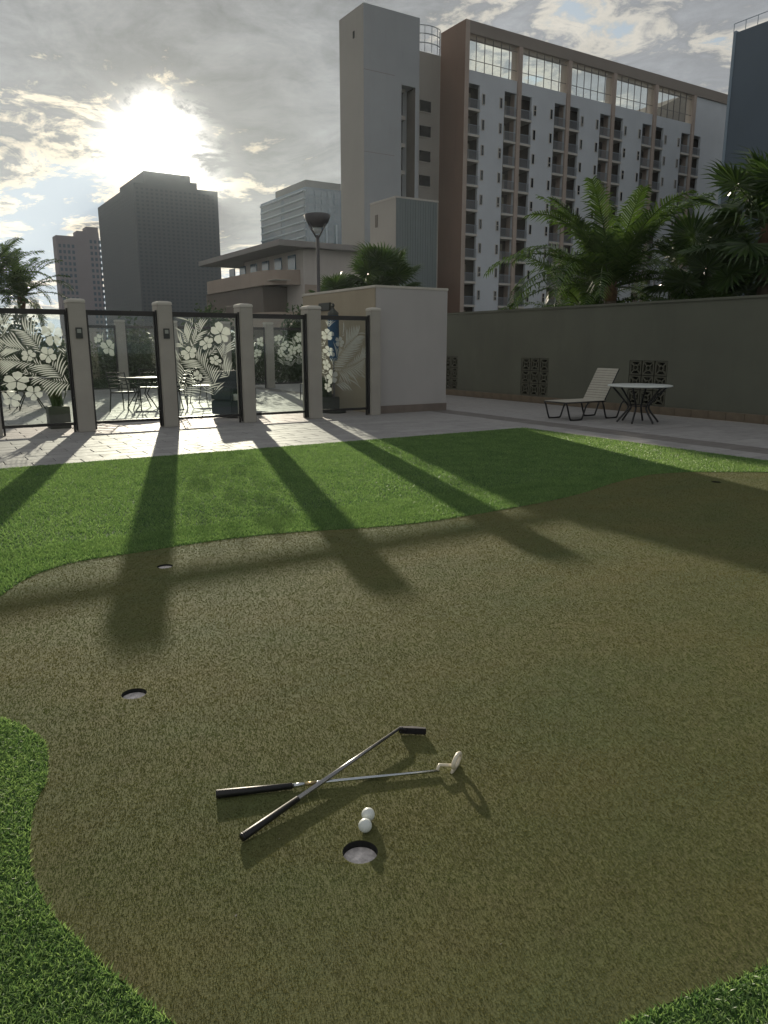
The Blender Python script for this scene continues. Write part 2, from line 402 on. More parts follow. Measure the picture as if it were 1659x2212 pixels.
def etch_mat():
    m = bpy.data.materials.new('frosted_etching'); m.use_nodes = True
    t = NT(m.node_tree); t.n.remove(t.n['Principled BSDF']); out = t.n['Material Output']
    P = t.node('ShaderNodeTexCoord').outputs['Object']
    n = t.noise(P, 14, 4)
    col = t.mix(n, (0.60, 0.64, 0.58), (0.88, 0.90, 0.84))
    df = t.node('ShaderNodeBsdfDiffuse'); t.put(df.inputs[0], col)
    tl = t.node('ShaderNodeBsdfTranslucent'); t.put(tl.inputs[0], col)
    tr = t.node('ShaderNodeBsdfTransparent')
    m1 = t.node('ShaderNodeMixShader'); m1.inputs[0].default_value = 0.42
    m2 = t.node('ShaderNodeMixShader'); m2.inputs[0].default_value = 0.40
    t.l.new(df.outputs[0], m1.inputs[1]); t.l.new(tl.outputs[0], m1.inputs[2])
    t.l.new(m1.outputs[0], m2.inputs[1]); t.l.new(tr.outputs[0], m2.inputs[2]); t.l.new(m2.outputs[0], out.inputs[0])
    return m
M['etch'] = etch_mat()

# ------------------------------------------------------------------ setting: city ground and deck
B().box(-1200, 1300, -1200, 1300, -14.0, -13.0).build('city_ground', M['city'], kind='structure')
deck = B().box(-14, 14.3, -8, 27, -0.5, -0.04).build('pool_deck', M['joint'], kind='structure')
B().box(-14, 14.3, -8, 27, -13.0, -0.504).build('deck_building_wall', M['podium'], kind='structure')

TURF_X1, TURF_Y1 = 9.47, 10.2
def catmull(pts, n=8, closed=True):
    out = []; m = len(pts)
    for i in range(m if closed else m - 1):
        p0, p1, p2, p3 = (np.array(pts[(i + k - 1) % m] if closed else pts[min(max(i + k - 1, 0), m - 1)], float) for k in range(4))
        for j in range(n):
            t = j / n
            out.append(tuple(0.5 * ((2 * p1) + (p2 - p0) * t + (2 * p0 - 5 * p1 + 4 * p2 - p3) * t * t + (3 * p1 - p0 - 3 * p2 + p3) * t ** 3)))
    return out
GREEN = [(0.15, 3.2), (0.22, 3.08), (0.27, 2.91), (0.265, 2.76), (0.235, 2.6), (0.19, 2.5), (0.16, 2.38), (0.14, 2.26), (0.13, 2.14), (0.14, 2.02), (0.16, 1.9),
         (0.2, 1.79), (0.23, 1.69), (0.27, 1.58), (0.33, 1.43), (0.45, 1.15), (0.66, 0.96), (0.95, 0.89), (1.19, 0.88), (1.38, 0.85), (1.63, 0.80), (2.4, 0.72), (3.6, 0.8),
         (5.2, 0.9), (7.0, 1.2), (8.3, 2.1), (8.9, 3.4), (8.95, 4.4), (8.57, 4.98), (8.12, 5.30), (7.71, 5.53), (7.22, 5.62), (6.52, 5.5), (5.83, 5.29), (5.25, 5.17),
         (4.61, 5.11), (4.04, 5.08), (3.54, 5.09), (3.12, 5.17), (2.74, 5.29), (2.38, 5.39), (2.0, 5.44), (1.63, 5.45), (1.27, 5.43), (1.0, 5.43), (0.8, 5.40), (0.63, 5.31),
         (0.46, 5.14), (0.3, 4.87), (0.05, 4.4), (-0.15, 4.0), (-0.12, 3.6), (0.02, 3.33)]
green_line = catmull(GREEN, 6)
HOLES = [(0.985, 1.70), (0.67, 3.13), (1.34, 4.98), (7.49, 4.92)]
HR = 0.054
def ring(c, r, n=32): return [(c[0] + r * math.cos(2 * math.pi * i / n), c[1] + r * math.sin(2 * math.pi * i / n)) for i in range(n)]

def sheet(name, loops, z, m, thickness, parent=None, kind='structure'):
    polys = [[Vector((x, y, 0)) for x, y in lp] for lp in loops]
    flat = [p for lp in polys for p in lp]
    tris = tessellate_polygon(polys)
    vs_ = [(p.x, p.y, z) for p in flat]; fs_ = []
    for a, b, c in tris:
        n = (flat[b] - flat[a]).cross(flat[c] - flat[a]).z
        if abs(n) < 1e-12: continue
        fs_.append((a, b, c) if n > 0 else (a, c, b))
    k = len(vs_); vs_ += [(p.x, p.y, z - thickness) for p in flat]
    i0 = 0
    for lp in polys:
        m_ = len(lp)
        for i in range(m_):
            a, b = i0 + i, i0 + (i + 1) % m_
            fs_.append((a, b, b + k, a + k))
        i0 += m_
    b_ = B(); b_.v = vs_; b_.f = fs_
    return b_.build(name, m, parent, kind=kind)

turf_rect = [(-14, -8), (TURF_X1, -8), (TURF_X1, TURF_Y1), (-14, TURF_Y1)]
sheet('putting_green', [green_line] + [ring(h, HR) for h in HOLES], 0.0, M['green'], 0.03)
sheet('lawn_base', [turf_rect, green_line], -0.003, M['turf_base'], 0.03)

# ---- blades
def in_poly(px, py, poly):
    poly = np.array(poly); x0, y0 = poly[:, 0], poly[:, 1]; x1, y1 = np.roll(x0, -1), np.roll(y0, -1)
    ins = np.zeros(len(px), bool)
    for a, b, c, d in zip(x0, y0, x1, y1):
        if b == d: continue
        k = ((b > py) != (d > py)) & (px < (c - a) * (py - b) / (d - b) + a)
        ins ^= k
    return ins
nr = np.random.RandomState(11)
def blades(name, px, py, w, h, lean, m, parent=None, z0=-0.003, two=False, kind='stuff'):
    n = len(px)
    a = nr.rand(n) * 2 * np.pi; la = nr.rand(n) * 2 * np.pi
    w = w * (0.7 + 0.6 * nr.rand(n)); h = h * (0.55 + 0.6 * nr.rand(n)); ln = h * lean * (0.3 + nr.rand(n))
    dx, dy = np.cos(a) * w / 2, np.sin(a) * w / 2
    lx, ly = np.cos(la) * ln, np.sin(la) * ln
    if not two:
        V = np.empty((n, 3, 3), np.float32)
        V[:, 0] = np.stack([px - dx, py - dy, np.full(n, z0)], 1); V[:, 1] = np.stack([px + dx, py + dy, np.full(n, z0)], 1)
        V[:, 2] = np.stack([px + lx, py + ly, z0 + h], 1)
        F = np.arange(n * 3, dtype=np.int32); nf, per = n, 1
    else:
        V = np.empty((n, 5, 3), np.float32)
        V[:, 0] = np.stack([px - dx, py - dy, np.full(n, z0)], 1); V[:, 1] = np.stack([px + dx, py + dy, np.full(n, z0)], 1)
        V[:, 2] = np.stack([px - dx * .8 + lx * .35, py - dy * .8 + ly * .35, z0 + h * .6], 1); V[:, 3] = np.stack([px + dx * .8 + lx * .35, py + dy * .8 + ly * .35, z0 + h * .6], 1)
        V[:, 4] = np.stack([px + lx, py + ly, z0 + h], 1)
        base = (np.arange(n) * 5)[:, None]
        F = (base + np.array([[0, 1, 3, 0, 3, 2, 2, 3, 4]])).astype(np.int32).ravel(); nf, per = n * 3, 3
    me = bpy.data.meshes.new(name)
    me.vertices.add(V.shape[0] * V.shape[1]); me.vertices.foreach_set('co', V.ravel())
    me.loops.add(nf * 3); me.loops.foreach_set('vertex_index', F)
    me.polygons.add(nf); me.polygons.foreach_set('loop_start', np.arange(0, nf * 3, 3, dtype=np.int32))
    me.update(calc_edges=True)
    at = me.attributes.new('shade', 'FLOAT', 'FACE'); at.data.foreach_set('value', np.repeat(nr.rand(n), per).astype(np.float32))
    me.materials.append(m)
    o = bpy.data.objects.new(name, me); COL.objects.link(o); o['kind'] = kind
    if parent: o.parent = parent
    return o
def scatter(x0, x1, y0, y1, dens):
    n = int((x1 - x0) * (y1 - y0) * dens)
    return x0 + (x1 - x0) * nr.rand(n), y0 + (y1 - y0) * nr.rand(n)
CAM_F = np.array([math.sin(R(32.2)) * math.cos(R(12.75)), math.cos(R(32.2)) * math.cos(R(12.75)), -math.sin(R(12.75))])
CAM_R = np.array([math.cos(R(32.2)), -math.sin(R(32.2)), 0.0]); CAM_U = np.cross(CAM_R, CAM_F)
def frustum(px, py, margin=0.15):
    """points of the ground the photograph can plausibly see, with a margin all round"""
    P = np.stack([px, py, np.full(len(px), -1.5)], 1)
    c = P @ CAM_F; a = (P @ CAM_R) / np.maximum(c, 1e-3); b = (P @ CAM_U) / np.maximum(c, 1e-3)
    return (c > 0.05) & (np.abs(a) < 0.5184 * (1 + margin) + .04) & (np.abs(b) < 0.6912 * (1 + margin) + .04)
# far lawn in three depth bands, blades widening with distance
gx = []
px, py = scatter(-0.6, TURF_X1, 4.6, 10.19, 7500)
k = ~in_poly(px, py, green_line) & frustum(px, py); px, py = px[k], py[k]
blades('turf_grass', px, py, 0.0085, 0.020, 1.0, M['turf'], two=False)
# dense fringe just behind the curved edge of the green
px, py = scatter(-0.6, 9.4, 4.6, 6.0, 9000)
k = ~in_poly(px, py, green_line) & frustum(px, py); px, py = px[k], py[k]
blades('turf_grass', px, py, 0.006, 0.022, 0.9, M['turf'])
px, py = scatter(-0.5, 2.6, 0.35, 3.45, 46000)
k = ~in_poly(px, py, green_line) & ((px < 0.75) | (py < 1.0)); px, py = px[k], py[k]
blades('turf_grass', px, py, 0.0036, 0.015, 1.25, M['turf'], two=True)
# short curled nap of the green itself
px, py = scatter(-0.2, 9.2, 0.55, 5.7, 62000)
dist = np.hypot(px, py); size = np.clip(dist / 2.0, 0.8, 3.0)     # fibres thin out and widen with distance
k = (nr.rand(len(px)) < 1 / size ** 1.7) & frustum(px, py, .12); px, py, size = px[k], py[k], size[k]
k = in_poly(px, py, green_line)
for h in HOLES: k &= (px - h[0]) ** 2 + (py - h[1]) ** 2 > (HR + 0.002) ** 2
px, py, size = px[k], py[k], size[k]
print('nap fibres', len(px))
blades('green_nap', px, py, 0.0026 * size ** .85, 0.0032 * size ** .15, 1.3, M['nap'], z0=0.0)

# ---- pavers, running bond
def paver_boxes():
    L, W_, g = 0.60, 0.30, 0.010
    rows = []
    y = TURF_Y1 + 0.004; r = 0
    def row(y0, x0, x1, off):
        x = x0 - off
        while x < x1 - 0.01:
            a, b = max(x, x0), min(x + L, x1)
            if b - a > 0.04: rows.append((a + g / 2, b - g / 2, y0 + g / 2, y0 + W_ - g / 2, 0))
            x += L
    while y < 26.9:
        row(y, -3.0, 10.05, 0.3 * (r % 2)); y += W_; r += 1
    y = -2.0; r = 0
    while y < TURF_Y1:
        row(y, TURF_X1 + 0.004, 10.05, 0.3 * (r % 2)); y += W_; r += 1
    y = -2.0; r = 0
    while y < 26.9:
        x = 10.62
        row(y, 10.62, 13.78, 0.3 * (r % 2)); y += W_; r += 1
    y = -2.0
    while y < 26.9:                                   # dark soldier band parallel to the wall
        rows.append((10.05 + g / 2, 10.62 - g / 2, y + g / 2, y + W_ - g / 2, 1)); y += W_
    return rows
def visible(x, y):
    az = math.degrees(math.atan2(x, y)) - 32.2
    if abs(az) > 30: return False
    if 8.6 < x < 10.5 and 14 < y < 17.5: return False
    return True
pv = [p for p in paver_boxes() if not (8.62 < p[0] and p[1] < 10.5 and 14.02 < p[2] and p[3] < 17.5)]
pv.sort(key=lambda p: (not visible((p[0] + p[1]) / 2, (p[2] + p[3]) / 2), math.hypot((p[0] + p[1]) / 2, (p[2] + p[3]) / 2)))
cache = {}
cnt = 0
rest, restd = B(), B()
for p in pv:
    x0, x1, y0, y1, d = p
    dz = rng.uniform(-0.0015, 0.0015)
    if cnt < 300:
        key = (round(x1 - x0, 3), round(y1 - y0, 3), d)
        if key not in cache:
            cache[key] = B().chbox(0, x1 - x0, 0, y1 - y0, -0.0399, 0, 0.004).mesh('paver', M['paver_dark' if d else 'paver'])
        o = link('paver', cache[key], deck, (x0, y0, dz)); cnt += 1
    else:
        (restd if d else rest).chbox(x0, x1, y0, y1, -0.0399, dz, 0.004)
rest.build('far_paving', M['paver'], deck, kind='stuff'); restd.build('far_band_paving', M['paver_dark'], deck, kind='stuff')

# ------------------------------------------------------------------ right boundary wall
wall = thing('boundary_wall', 'long dark olive rendered wall with three vent grilles behind the lounger', 'wall', (13.9, 10, 0))
vents = [(14.14, 15.17), (10.55, 11.58), (17.93, 18.95)]
VZ0, VZ1 = 0.17, 1.15
edges = [-2.0] + [e for v in sorted(vents) for e in v] + [26.0]
wb = B()
for i in range(0, len(edges) - 1):
    y0, y1 = edges[i], edges[i + 1]
    if i % 2 == 0: wb.box(13.9, 14.12, y0, y1, 0.0, 2.37)
    else: wb.box(13.9, 14.12, y0, y1, 0.0, VZ0); wb.box(13.9, 14.12, y0, y1, VZ1, 2.37)
wb.build('wall_body', M['wall_olive'], wall)
B().box(13.87, 14.15, -2, 26, 2.372, 2.42).build('coping', M['wall_olive'], wall)
back = B()
for y0, y1 in vents: back.box(14.05, 14.10, y0 + .002, y1 - .002, VZ0 + .002, VZ1 - .002)
back.build('vent_backing', M['dark'], wall)
# pierced blocks: a frame with a diagonal star pattern
S = 0.325
def breeze_mesh():
    b = B(); s = S / 2 - 0.008; t_ = 0.030; d0, d1 = 0.0, 0.09
    b.box(d0, d1, -s, s, -s, -s + t_).box(d0, d1, -s, s, s - t_, s).box(d0, d1, -s, -s + t_, -s + t_, s - t_).box(d0, d1, s - t_, s, -s + t_, s - t_)
    q = s - t_
    for k_, rr in enumerate((0.045,)):
        n = 12
        for i in range(n):
            a0, a1 = 2 * math.pi * i / n, 2 * math.pi * (i + 1) / n
            v = []
            for a, r_ in ((a0, rr + .025), (a1, rr + .025), (a1, rr), (a0, rr)):
                v.append((r_ * math.cos(a), r_ * math.sin(a)))
            b.add([(d0, *p_) for p_ in v] + [(d1, *p_) for p_ in v], [(0, 3, 2, 1), (4, 5, 6, 7), (0, 1, 5, 4), (2, 3, 7, 6), (1, 2, 6, 5), (3, 0, 4, 7)])
    for sx in (-1, 1):
        for sy in (-1, 1):
            r0, w = 0.069, 0.016
            p0 = Vector((sx * r0 * .707, sy * r0 * .707)); p1 = Vector((sx * q, sy * q)); nrm = Vector((-sy, sx)).normalized() * w
            v = [p0 + nrm, p0 - nrm, p1 - nrm, p1 + nrm]
            b.add([(d0 + .004, p_.x, p_.y) for p_ in v] + [(d1 - .004, p_.x, p_.y) for p_ in v], [(0, 1, 2, 3), (4, 7, 6, 5), (0, 4, 5, 1), (1, 5, 6, 2), (2, 6, 7, 3), (3, 7, 4, 0)])
    return b.mesh('breeze_block', M['breeze'])
bz = breeze_mesh()
for y0, y1 in vents:
    for i in range(3):
        for j in range(3):
            link('breeze_block', bz, wall, (13.908 - 13.9, y0 + (y1 - y0) * (i + .5) / 3 - 10, VZ0 + (VZ1 - VZ0) * (j + .5) / 3))
tile = B().chbox(0, 0.10, 0, 0.392, 0, 0.165, 0.006).mesh('base_tile', M['wall_base'])
y = 3.0
while y < 20:
    link('base_tile', tile, wall, (13.795 - 13.9 + rng.uniform(-.002, .002), y - 10, -0.0)); y += 0.40

# ------------------------------------------------------------------ kiosk
kk = thing('pool_kiosk', 'pale windowless stucco kiosk standing at the end of the glass fence', 'kiosk', (9.55, 15.7, 0))
B().box(8.62, 10.52, 14.003, 17.5, 0.0, 2.68).build('front_wall', M['kiosk_front'], kk)
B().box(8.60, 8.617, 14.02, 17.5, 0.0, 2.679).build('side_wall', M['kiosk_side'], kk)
B().box(8.585, 10.535, 13.988, 17.52, 2.682, 2.735).build('parapet_cap', M['stucco_cap'], kk, bevel=0.008)
B().box(8.612, 10.532, 13.985, 13.999, 0.0, 0.17).build('skirting', M['plinth'], kk)
B().box(8.52, 8.60, 15.95, 16.5, 2.28, 2.46).build('wall_light', M['sign'], kk, bevel=0.01)

# ------------------------------------------------------------------ fence of pillars and etched glass
PX = [0.93, 2.38, 3.88, 5.44, 6.87, 8.345]
PW = [0.26, 0.28, 0.26, 0.25, 0.29, 0.235]
plab = ['stucco fence pillar at the far left edge, mostly cut off by the frame',
        'first full fence pillar from the left, with a small dark plaque near its top',
        'fence pillar directly below the sun, with a faint plaque and a long shadow',
        'middle grey fence pillar between the dense etched pane and a plain pane',
        'grey fence pillar left of the darkest pane, last but one before the kiosk',
        'last slim fence pillar, standing against the corner of the kiosk']
for i, (x, w) in enumerate(zip(PX, PW)):
    p = thing('fence_pillar', plab[i], 'pillar', (x + w / 2, 13.9, 0), group='stucco pillars of the near fence')
    yb = 14.1 if i < 5 else 13.98
    B().box(x, x + w, 13.75, yb, 0, 2.19).build('shaft', M['stucco_pillar'], p, bevel=0.012)
    n = 8; cb = B()
    # cap with a gently domed top
    prof = [(-0.003, 2.192), (-0.003, 2.225), (0.012, 2.248), (0.06, 2.26)]
    v = []; f = []
    for e, z in prof: v += [(x + e, 13.75 + e, z), (x + w - e, 13.75 + e, z), (x + w - e, yb - e, z), (x + e, yb - e, z)]
    for a in range(3):
        for b_ in range(4): f.append((a * 4 + b_, a * 4 + (b_ + 1) % 4, a * 4 + 4 + (b_ + 1) % 4, a * 4 + 4 + b_))
    f += [(3, 2, 1, 0), (12, 13, 14, 15)]
    cb.add(v, f); cb.build('cap', M['stucco_cap'], p)
    if i in (1, 2):
        s = B().box(x + w / 2 - .055, x + w / 2 + .055, 13.728, 13.7485, 1.60, 1.78).build('plaque', M['sign'], p, bevel=0.004)
        B().box(x + w / 2 - .032, x + w / 2 + .032, 13.722, 13.7275, 1.69, 1.755).build('plaque_face', M['sign_light'], s)

def leaf_poly(b, base, tip, w, y, curve=0.0, n=5):
    """a flat pointed leaf in the x-z plane"""
    base, tip = Vector(base), Vector(tip); d = tip - base; nrm = Vector((-d.y, d.x)).normalized()
    L = []; Rr = []
    for i in range(n + 1):
        t = i / n; c = base + d * t + nrm * curve * math.sin(math.pi * t) * d.length
        ww = w * (math.sin(math.pi * min(1, t * 0.92 + 0.08)) ** 0.7)
        L.append(c + nrm * ww / 2); Rr.append(c - nrm * ww / 2)
    v = [(p.x, y, p.y) for p in L] + [(p.x, y, p.y) for p in Rr]
    b.add(v, [(i, i + 1, n + 2 + i, n + 1 + i) for i in range(n)])
class Occ:
    """cells of the pane that already carry etching, so later shapes stop short of earlier ones"""
    def __init__(s, cell=0.012): s.c = cell; s.d = {}
    def free(s, p, who): 
        k = s.d.get((int(p.x / s.c), int(p.y / s.c))); return k is None or k == who
    def mark(s, p, r, who):
        m = int(r / s.c) + 1; cx_, cy_ = int(p.x / s.c), int(p.y / s.c)
        for i in range(-m, m + 1):
            for j in range(-m, m + 1):
                if (i * i + j * j) * s.c * s.c <= r * r: s.d.setdefault((cx_ + i, cy_ + j), who)
def etched_frond(b, start, ang, length, bend, y, r, occ, who, lim, lw=0.023, ll=0.40, step=0.042):
    p = Vector(start); a = ang; n = int(length / step); marks = []
    for i in range(n):
        t = i / n
        a += bend / n; q = p + Vector((math.cos(a), math.sin(a))) * (length / n)
        if occ.free(p, who) and occ.free(q, who) and lim(q): leaf_poly(b, p, q + (q - p) * .2, 0.012, y, 0, 1)
        for s_ in (1, -1):
            l = ll * (0.45 + 0.55 * math.sin(math.pi * (0.12 + 0.85 * t))) * r.uniform(.92, 1.06)
            la = a + s_ * (1.05 - 0.45 * t); u = Vector((math.cos(la), math.sin(la)))
            k = 0.0; p0 = p + u * .012
            if not (occ.free(p0, who) and lim(p0)): continue
            while k < l and occ.free(p0 + u * (k + .008), who) and lim(p0 + u * (k + .008)): k += 0.008
            if k < .03: continue
            leaf_poly(b, p0, p0 + u * k, lw * (.6 + .4 * k / l), y - 0.0002 * (i % 5), -0.06 * s_)
            for e in range(int(k / .01)): marks.append((p0 + u * e * .01))
        p = q
    for m_ in marks: occ.mark(m_, .016, who)
def etched_flower(b, c, r, y, rot, rr, occ, who, lim, petals=5):
    """a hibiscus: five uneven wavy petals, seen slightly from the side, with a stamen left clear between them"""
    c = Vector(c); sq = rr.uniform(.68, .95); tilt = rr.uniform(0, 3.1)
    def squash(v):
        a_ = Vector((math.cos(tilt), math.sin(tilt))); p_ = Vector((-a_.y, a_.x)); return c + a_ * v.dot(a_) + p_ * v.dot(p_) * sq
    for k in range(petals):
        a = rot + 2 * math.pi * k / petals + rr.uniform(-.08, .08); R_ = r * rr.uniform(.86, 1.06); half = math.pi / petals * .92
        n = 9; pts = [squash(Vector((math.cos(a), math.sin(a))) * R_ * .07)]
        for i in range(n):
            u = -1 + 2 * i / (n - 1); aa = a + half * u * 1.02
            q = R_ * (1 - .30 * abs(u) ** 2.6) * (1 + .045 * math.sin(9 * u + k * 2.1))
            if abs(u) == 1: q *= .86
            pts.append(squash(Vector((math.cos(aa), math.sin(aa))) * q))
        pts = [c + (p - c) if lim(p) else None for p in pts]
        if pts[0] is None: continue
        run = [p for p in pts[1:] if p is not None]
        if len(run) < 2: continue
        b.add([(pts[0].x, y - .0003 * k, pts[0].y)] + [(p.x, y - .0003 * k, p.y) for p in run], [(0, i, i + 1) for i in range(1, len(run))])
        for e in range(1, 6): occ.mark(pts[0] + ((run[len(run) // 2]) - pts[0]) * e / 5, r * (.10 + .28 * math.sin(math.pi * e / 6)), who)

def glass_bay(x0, x1, y, label, fronds, flowers, cat='glass screen', seed=1, z0=0.12, z1=2.08, gate=False, group='glass screens of the near fence', name='glass_screen', near=True):
    t = thing(name, label, cat, ((x0 + x1) / 2, y, 0), group=group)
    fw = 0.045
    B().box(x0, x0 + fw, y - .02, y + .02, 0.02 if gate else z0, z1).build('frame_post', M['bronze'], t, bevel=0.003)
    B().box(x1 - fw, x1, y - .02, y + .02, 0.02 if gate else z0, z1).build('frame_post', M['bronze'], t, bevel=0.003)
    if near: B().box(x1 - fw * .4, x1 + .001, y - .09, y - .021, 0.03, z1 + .02).build('closer_channel', M['bronze'], t, bevel=0.003)
    B().box(x0 + fw, x1 - fw, y - .019, y + .019, z1 - .088, z1 - .001).build('top_rail', M['bronze'], t)
    B().box(x0 + fw, x1 - fw, y - .019, y + .019, z0 + .001, z0 + .05).build('bottom_rail', M['bronze'], t)
    if not gate:
        for xx in (x0 + .02, x1 - .05): B().box(xx, xx + .03, y - .018, y + .018, 0, z0 - .001).build('foot', M['bronze'], t)
    B().box(x0 + fw - .004, x1 - fw + .004, y - .005, y + .005, z0 + .045, z1 - .05).build('pane', M['glass'], t)
    if fronds or flowers:
        r = random.Random(seed); b = B(); yy = y - 0.007; occ = Occ()
        lo, hi, zl, zh = x0 + fw + .004, x1 - fw - .004, z0 + .07, z1 - .10
        lim = lambda p: lo + .004 < p.x < hi - .004 and zl < p.y < zh
        for q_, (fx, fz, rad, rot) in enumerate(flowers): etched_flower(b, (fx, fz), rad, yy, R(rot), r, occ, 'f%d' % q_, lim)
        yy -= .002
        for q_, (fx, fz, a, l, bd) in enumerate(fronds): etched_frond(b, (fx, fz), R(a), l, R(bd), yy, r, occ, 'd%d' % q_, lim)
        b.v = [(min(max(vx, lo), hi), vy, vz) for vx, vy, vz in b.v]
        b.build('etched_foliage', M['etch'], t)
    return t
YF = 13.90
bays = [(PX[i] + PW[i] + .006, PX[i + 1] - .006) for i in range(5)]
glass_bay(*bays[0], YF, 'leftmost fence pane, etched with sweeping palm fronds and big white blossoms', 
          [(2.20, 0.95, 118, 0.95, 55), (2.10, 1.05, 150, 0.85, 30), (1.95, 1.25, 100, 0.55, 35), (2.30, 0.85, 172, 0.8, -18), (1.75, 1.5, 150, .5, 20), (1.3, 1.15, 75, .6, 15), (2.0, 0.9, 200, .7, -35), (2.28, 1.3, 75, .5, 30), (1.9, 1.0, 165, .7, 25), (1.3, 1.35, 60, .6, 40), (2.2, 1.15, 135, .8, 40), (1.35, 1.75, -20, .5, 30), (1.7, .85, 60, .6, 20), (2.25, .7, 120, .6, 30)],
          [(2.12, 1.66, .23, 20), (2.02, 1.32, .15, 50), (1.50, .90, .20, 10), (1.74, .70, .15, 50), (1.38, .62, .17, 80), (1.72, 1.32, .12, 0)], seed=3)
glass_bay(*bays[1], YF, 'clear fence gate without etching, between the two pillars that bear plaques', [], [], cat='glass gate', gate=True, name='glass_gate')
glass_bay(*bays[2], YF, 'fence pane just right of the sun streak, densely etched with overlapping leaves',
          [(4.9, 0.75, 115, 1.0, 25), (4.6, 0.7, 95, 1.05, 15), (5.2, 0.9, 130, .9, 20), (4.3, .8, 80, .95, -20), (4.9, .8, 60, 1.0, 20), (4.5, 1.1, 150, .5, 20), (5.1, 1.2, 95, .6, -15), (4.4, .95, 30, .8, 20), (4.75, .65, 75, .9, 5), (4.3, 1.6, 10, .7, -5), (4.25, 1.2, 60, .6, 10), (4.3, .6, 50, .9, 20), (4.6, 1.2, 70, .7, 30), (4.9, .55, 100, .7, 0), (4.75, 1.55, 120, .5, 10), (4.6, .6, 120, .5, 20)],
          [(5.08, 1.70, .22, 20), (4.80, 1.52, .15, 30), (4.45, 1.35, .15, 30), (4.95, 1.20, .13, 70), (4.6, .92, .12, 10)], seed=5)
glass_bay(*bays[3], YF, 'plain clear fence gate right of the middle pillar, showing a rear pillar through it', [], [], cat='glass gate', gate=True, name='glass_gate')
glass_bay(*bays[4], YF, 'dark fence pane beside the kiosk, etched white with blossoms down its left half',
          [(7.45, 1.0, 60, .95, -25), (7.6, 1.1, 35, .8, 20), (7.5, 1.2, 80, .6, -30), (7.7, 1.0, 10, .65, 20), (7.35, 1.3, 110, .4, 10), (7.55, .95, -5, .8, 18), (7.6, 1.3, 50, .6, -20), (7.3, 1.5, 70, .5, 10), (7.5, 1.45, 15, .7, 20), (7.55, .7, 20, .7, -10), (7.3, .9, 90, .9, 5), (7.3, .7, 45, .6, 30), (8.1, .8, 100, 1.0, 15)],
          [(7.36, 1.70, .17, 15), (7.40, 1.36, .15, 40), (7.34, 1.08, .13, 0), (7.46, .84, .15, 30), (7.36, .62, .11, 55), (7.66, 1.55, .13, 5)], seed=8)

# second fence across the pool terrace
QX = [4.2, 5.6, 7.25, 9.05, 10.62]
qlab = ['small far fence pillar seen through the leftmost etched pane',
        'far fence pillar seen through the clear gate below the sun',
        'far fence pillar hidden mostly behind the pillar below the sun',
        'far fence pillar seen through the densely etched pane',
        'far fence pillar seen through the plain gate right of the middle pillar']
for i, x in enumerate(QX):
    p = thing('fence_pillar', qlab[i], 'pillar', (x + .14, 24.6, 0), group='stucco pillars of the far fence')
    B().box(x, x + .27, 24.5, 24.8, 0, 2.18).build('shaft', M['stucco_pillar'], p, bevel=0.012)
    B().box(x - .012, x + .282, 24.488, 24.812, 2.182, 2.25).build('cap', M['stucco_cap'], p, bevel=0.02)
for i in range(4):
    fr, fl = [], []
    if i == 0: fl = [(5.36, 1.40, .26, 10), (5.05, 1.68, .16, 20)]; fr = [(5.4, 1.2, 110, .6, 20)]
    if i == 3:
        fr = [(10.2, .8, 110, .9, 10), (9.9, .8, 90, .8, 20), (10.3, 1.2, 140, .6, 10)]; fl = [(10.45, 1.6, .18, 0), (10.3, 1.2, .2, 30), (10.1, 1.5, .16, 60)]
    glass_bay(QX[i] + .276, QX[i + 1] - .006, 24.65, ['far glass pane with a single etched blossom, seen under the left plaque', 'far clear glass pane right of the blossom pane, seen through the left gate',
              'far clear glass pane seen behind the densely etched pane', 'far glass pane etched with a frond, seen behind the table beyond the fence'][i], fr, fl, seed=20 + i, group='glass screens of the far fence', near=False)
t = glass_bay(10.62 + .276, 12.35, 24.65, 'far etched glass pane seen through the plain gate, between pillar and dark pane',
              [(11.6, .75, 105, 1.0, 10), (11.3, .8, 90, .9, 20), (11.9, .8, 85, .9, 10), (12.1, .9, 120, .8, 5), (11.5, 1.0, 140, .5, 0)],
              [(11.12, 1.72, .18, 10), (11.9, 1.75, .2, 40), (11.35, 1.45, .2, 0), (11.65, 1.3, .2, 30), (11.95, 1.35, .18, 20), (11.5, 1.05, .18, 10), (12.1, 1.1, .18, 20), (11.2, 1.2, .16, 50)], seed=31, group='glass screens of the far fence', near=False)

# ------------------------------------------------------------------ furniture right: lounger and table
def smooth_path(pts, n=6):
    return [Vector(p) for p in _cm3(pts, n)]
def _cm3(pts, n):
    out = []; m = len(pts)
    for i in range(m - 1):
        p = [np.array(pts[min(max(i + k - 1, 0), m - 1)], float) for k in range(4)]
        for j in range(n):
            t = j / n
            out.append(0.5 * ((2 * p[1]) + (p[2] - p[0]) * t + (2 * p[0] - 5 * p[1] + 4 * p[2] - p[3]) * t * t + (3 * p[1] - p[0] - 3 * p[2] + p[3]) * t ** 3))
    out.append(np.array(pts[-1], float)); return out

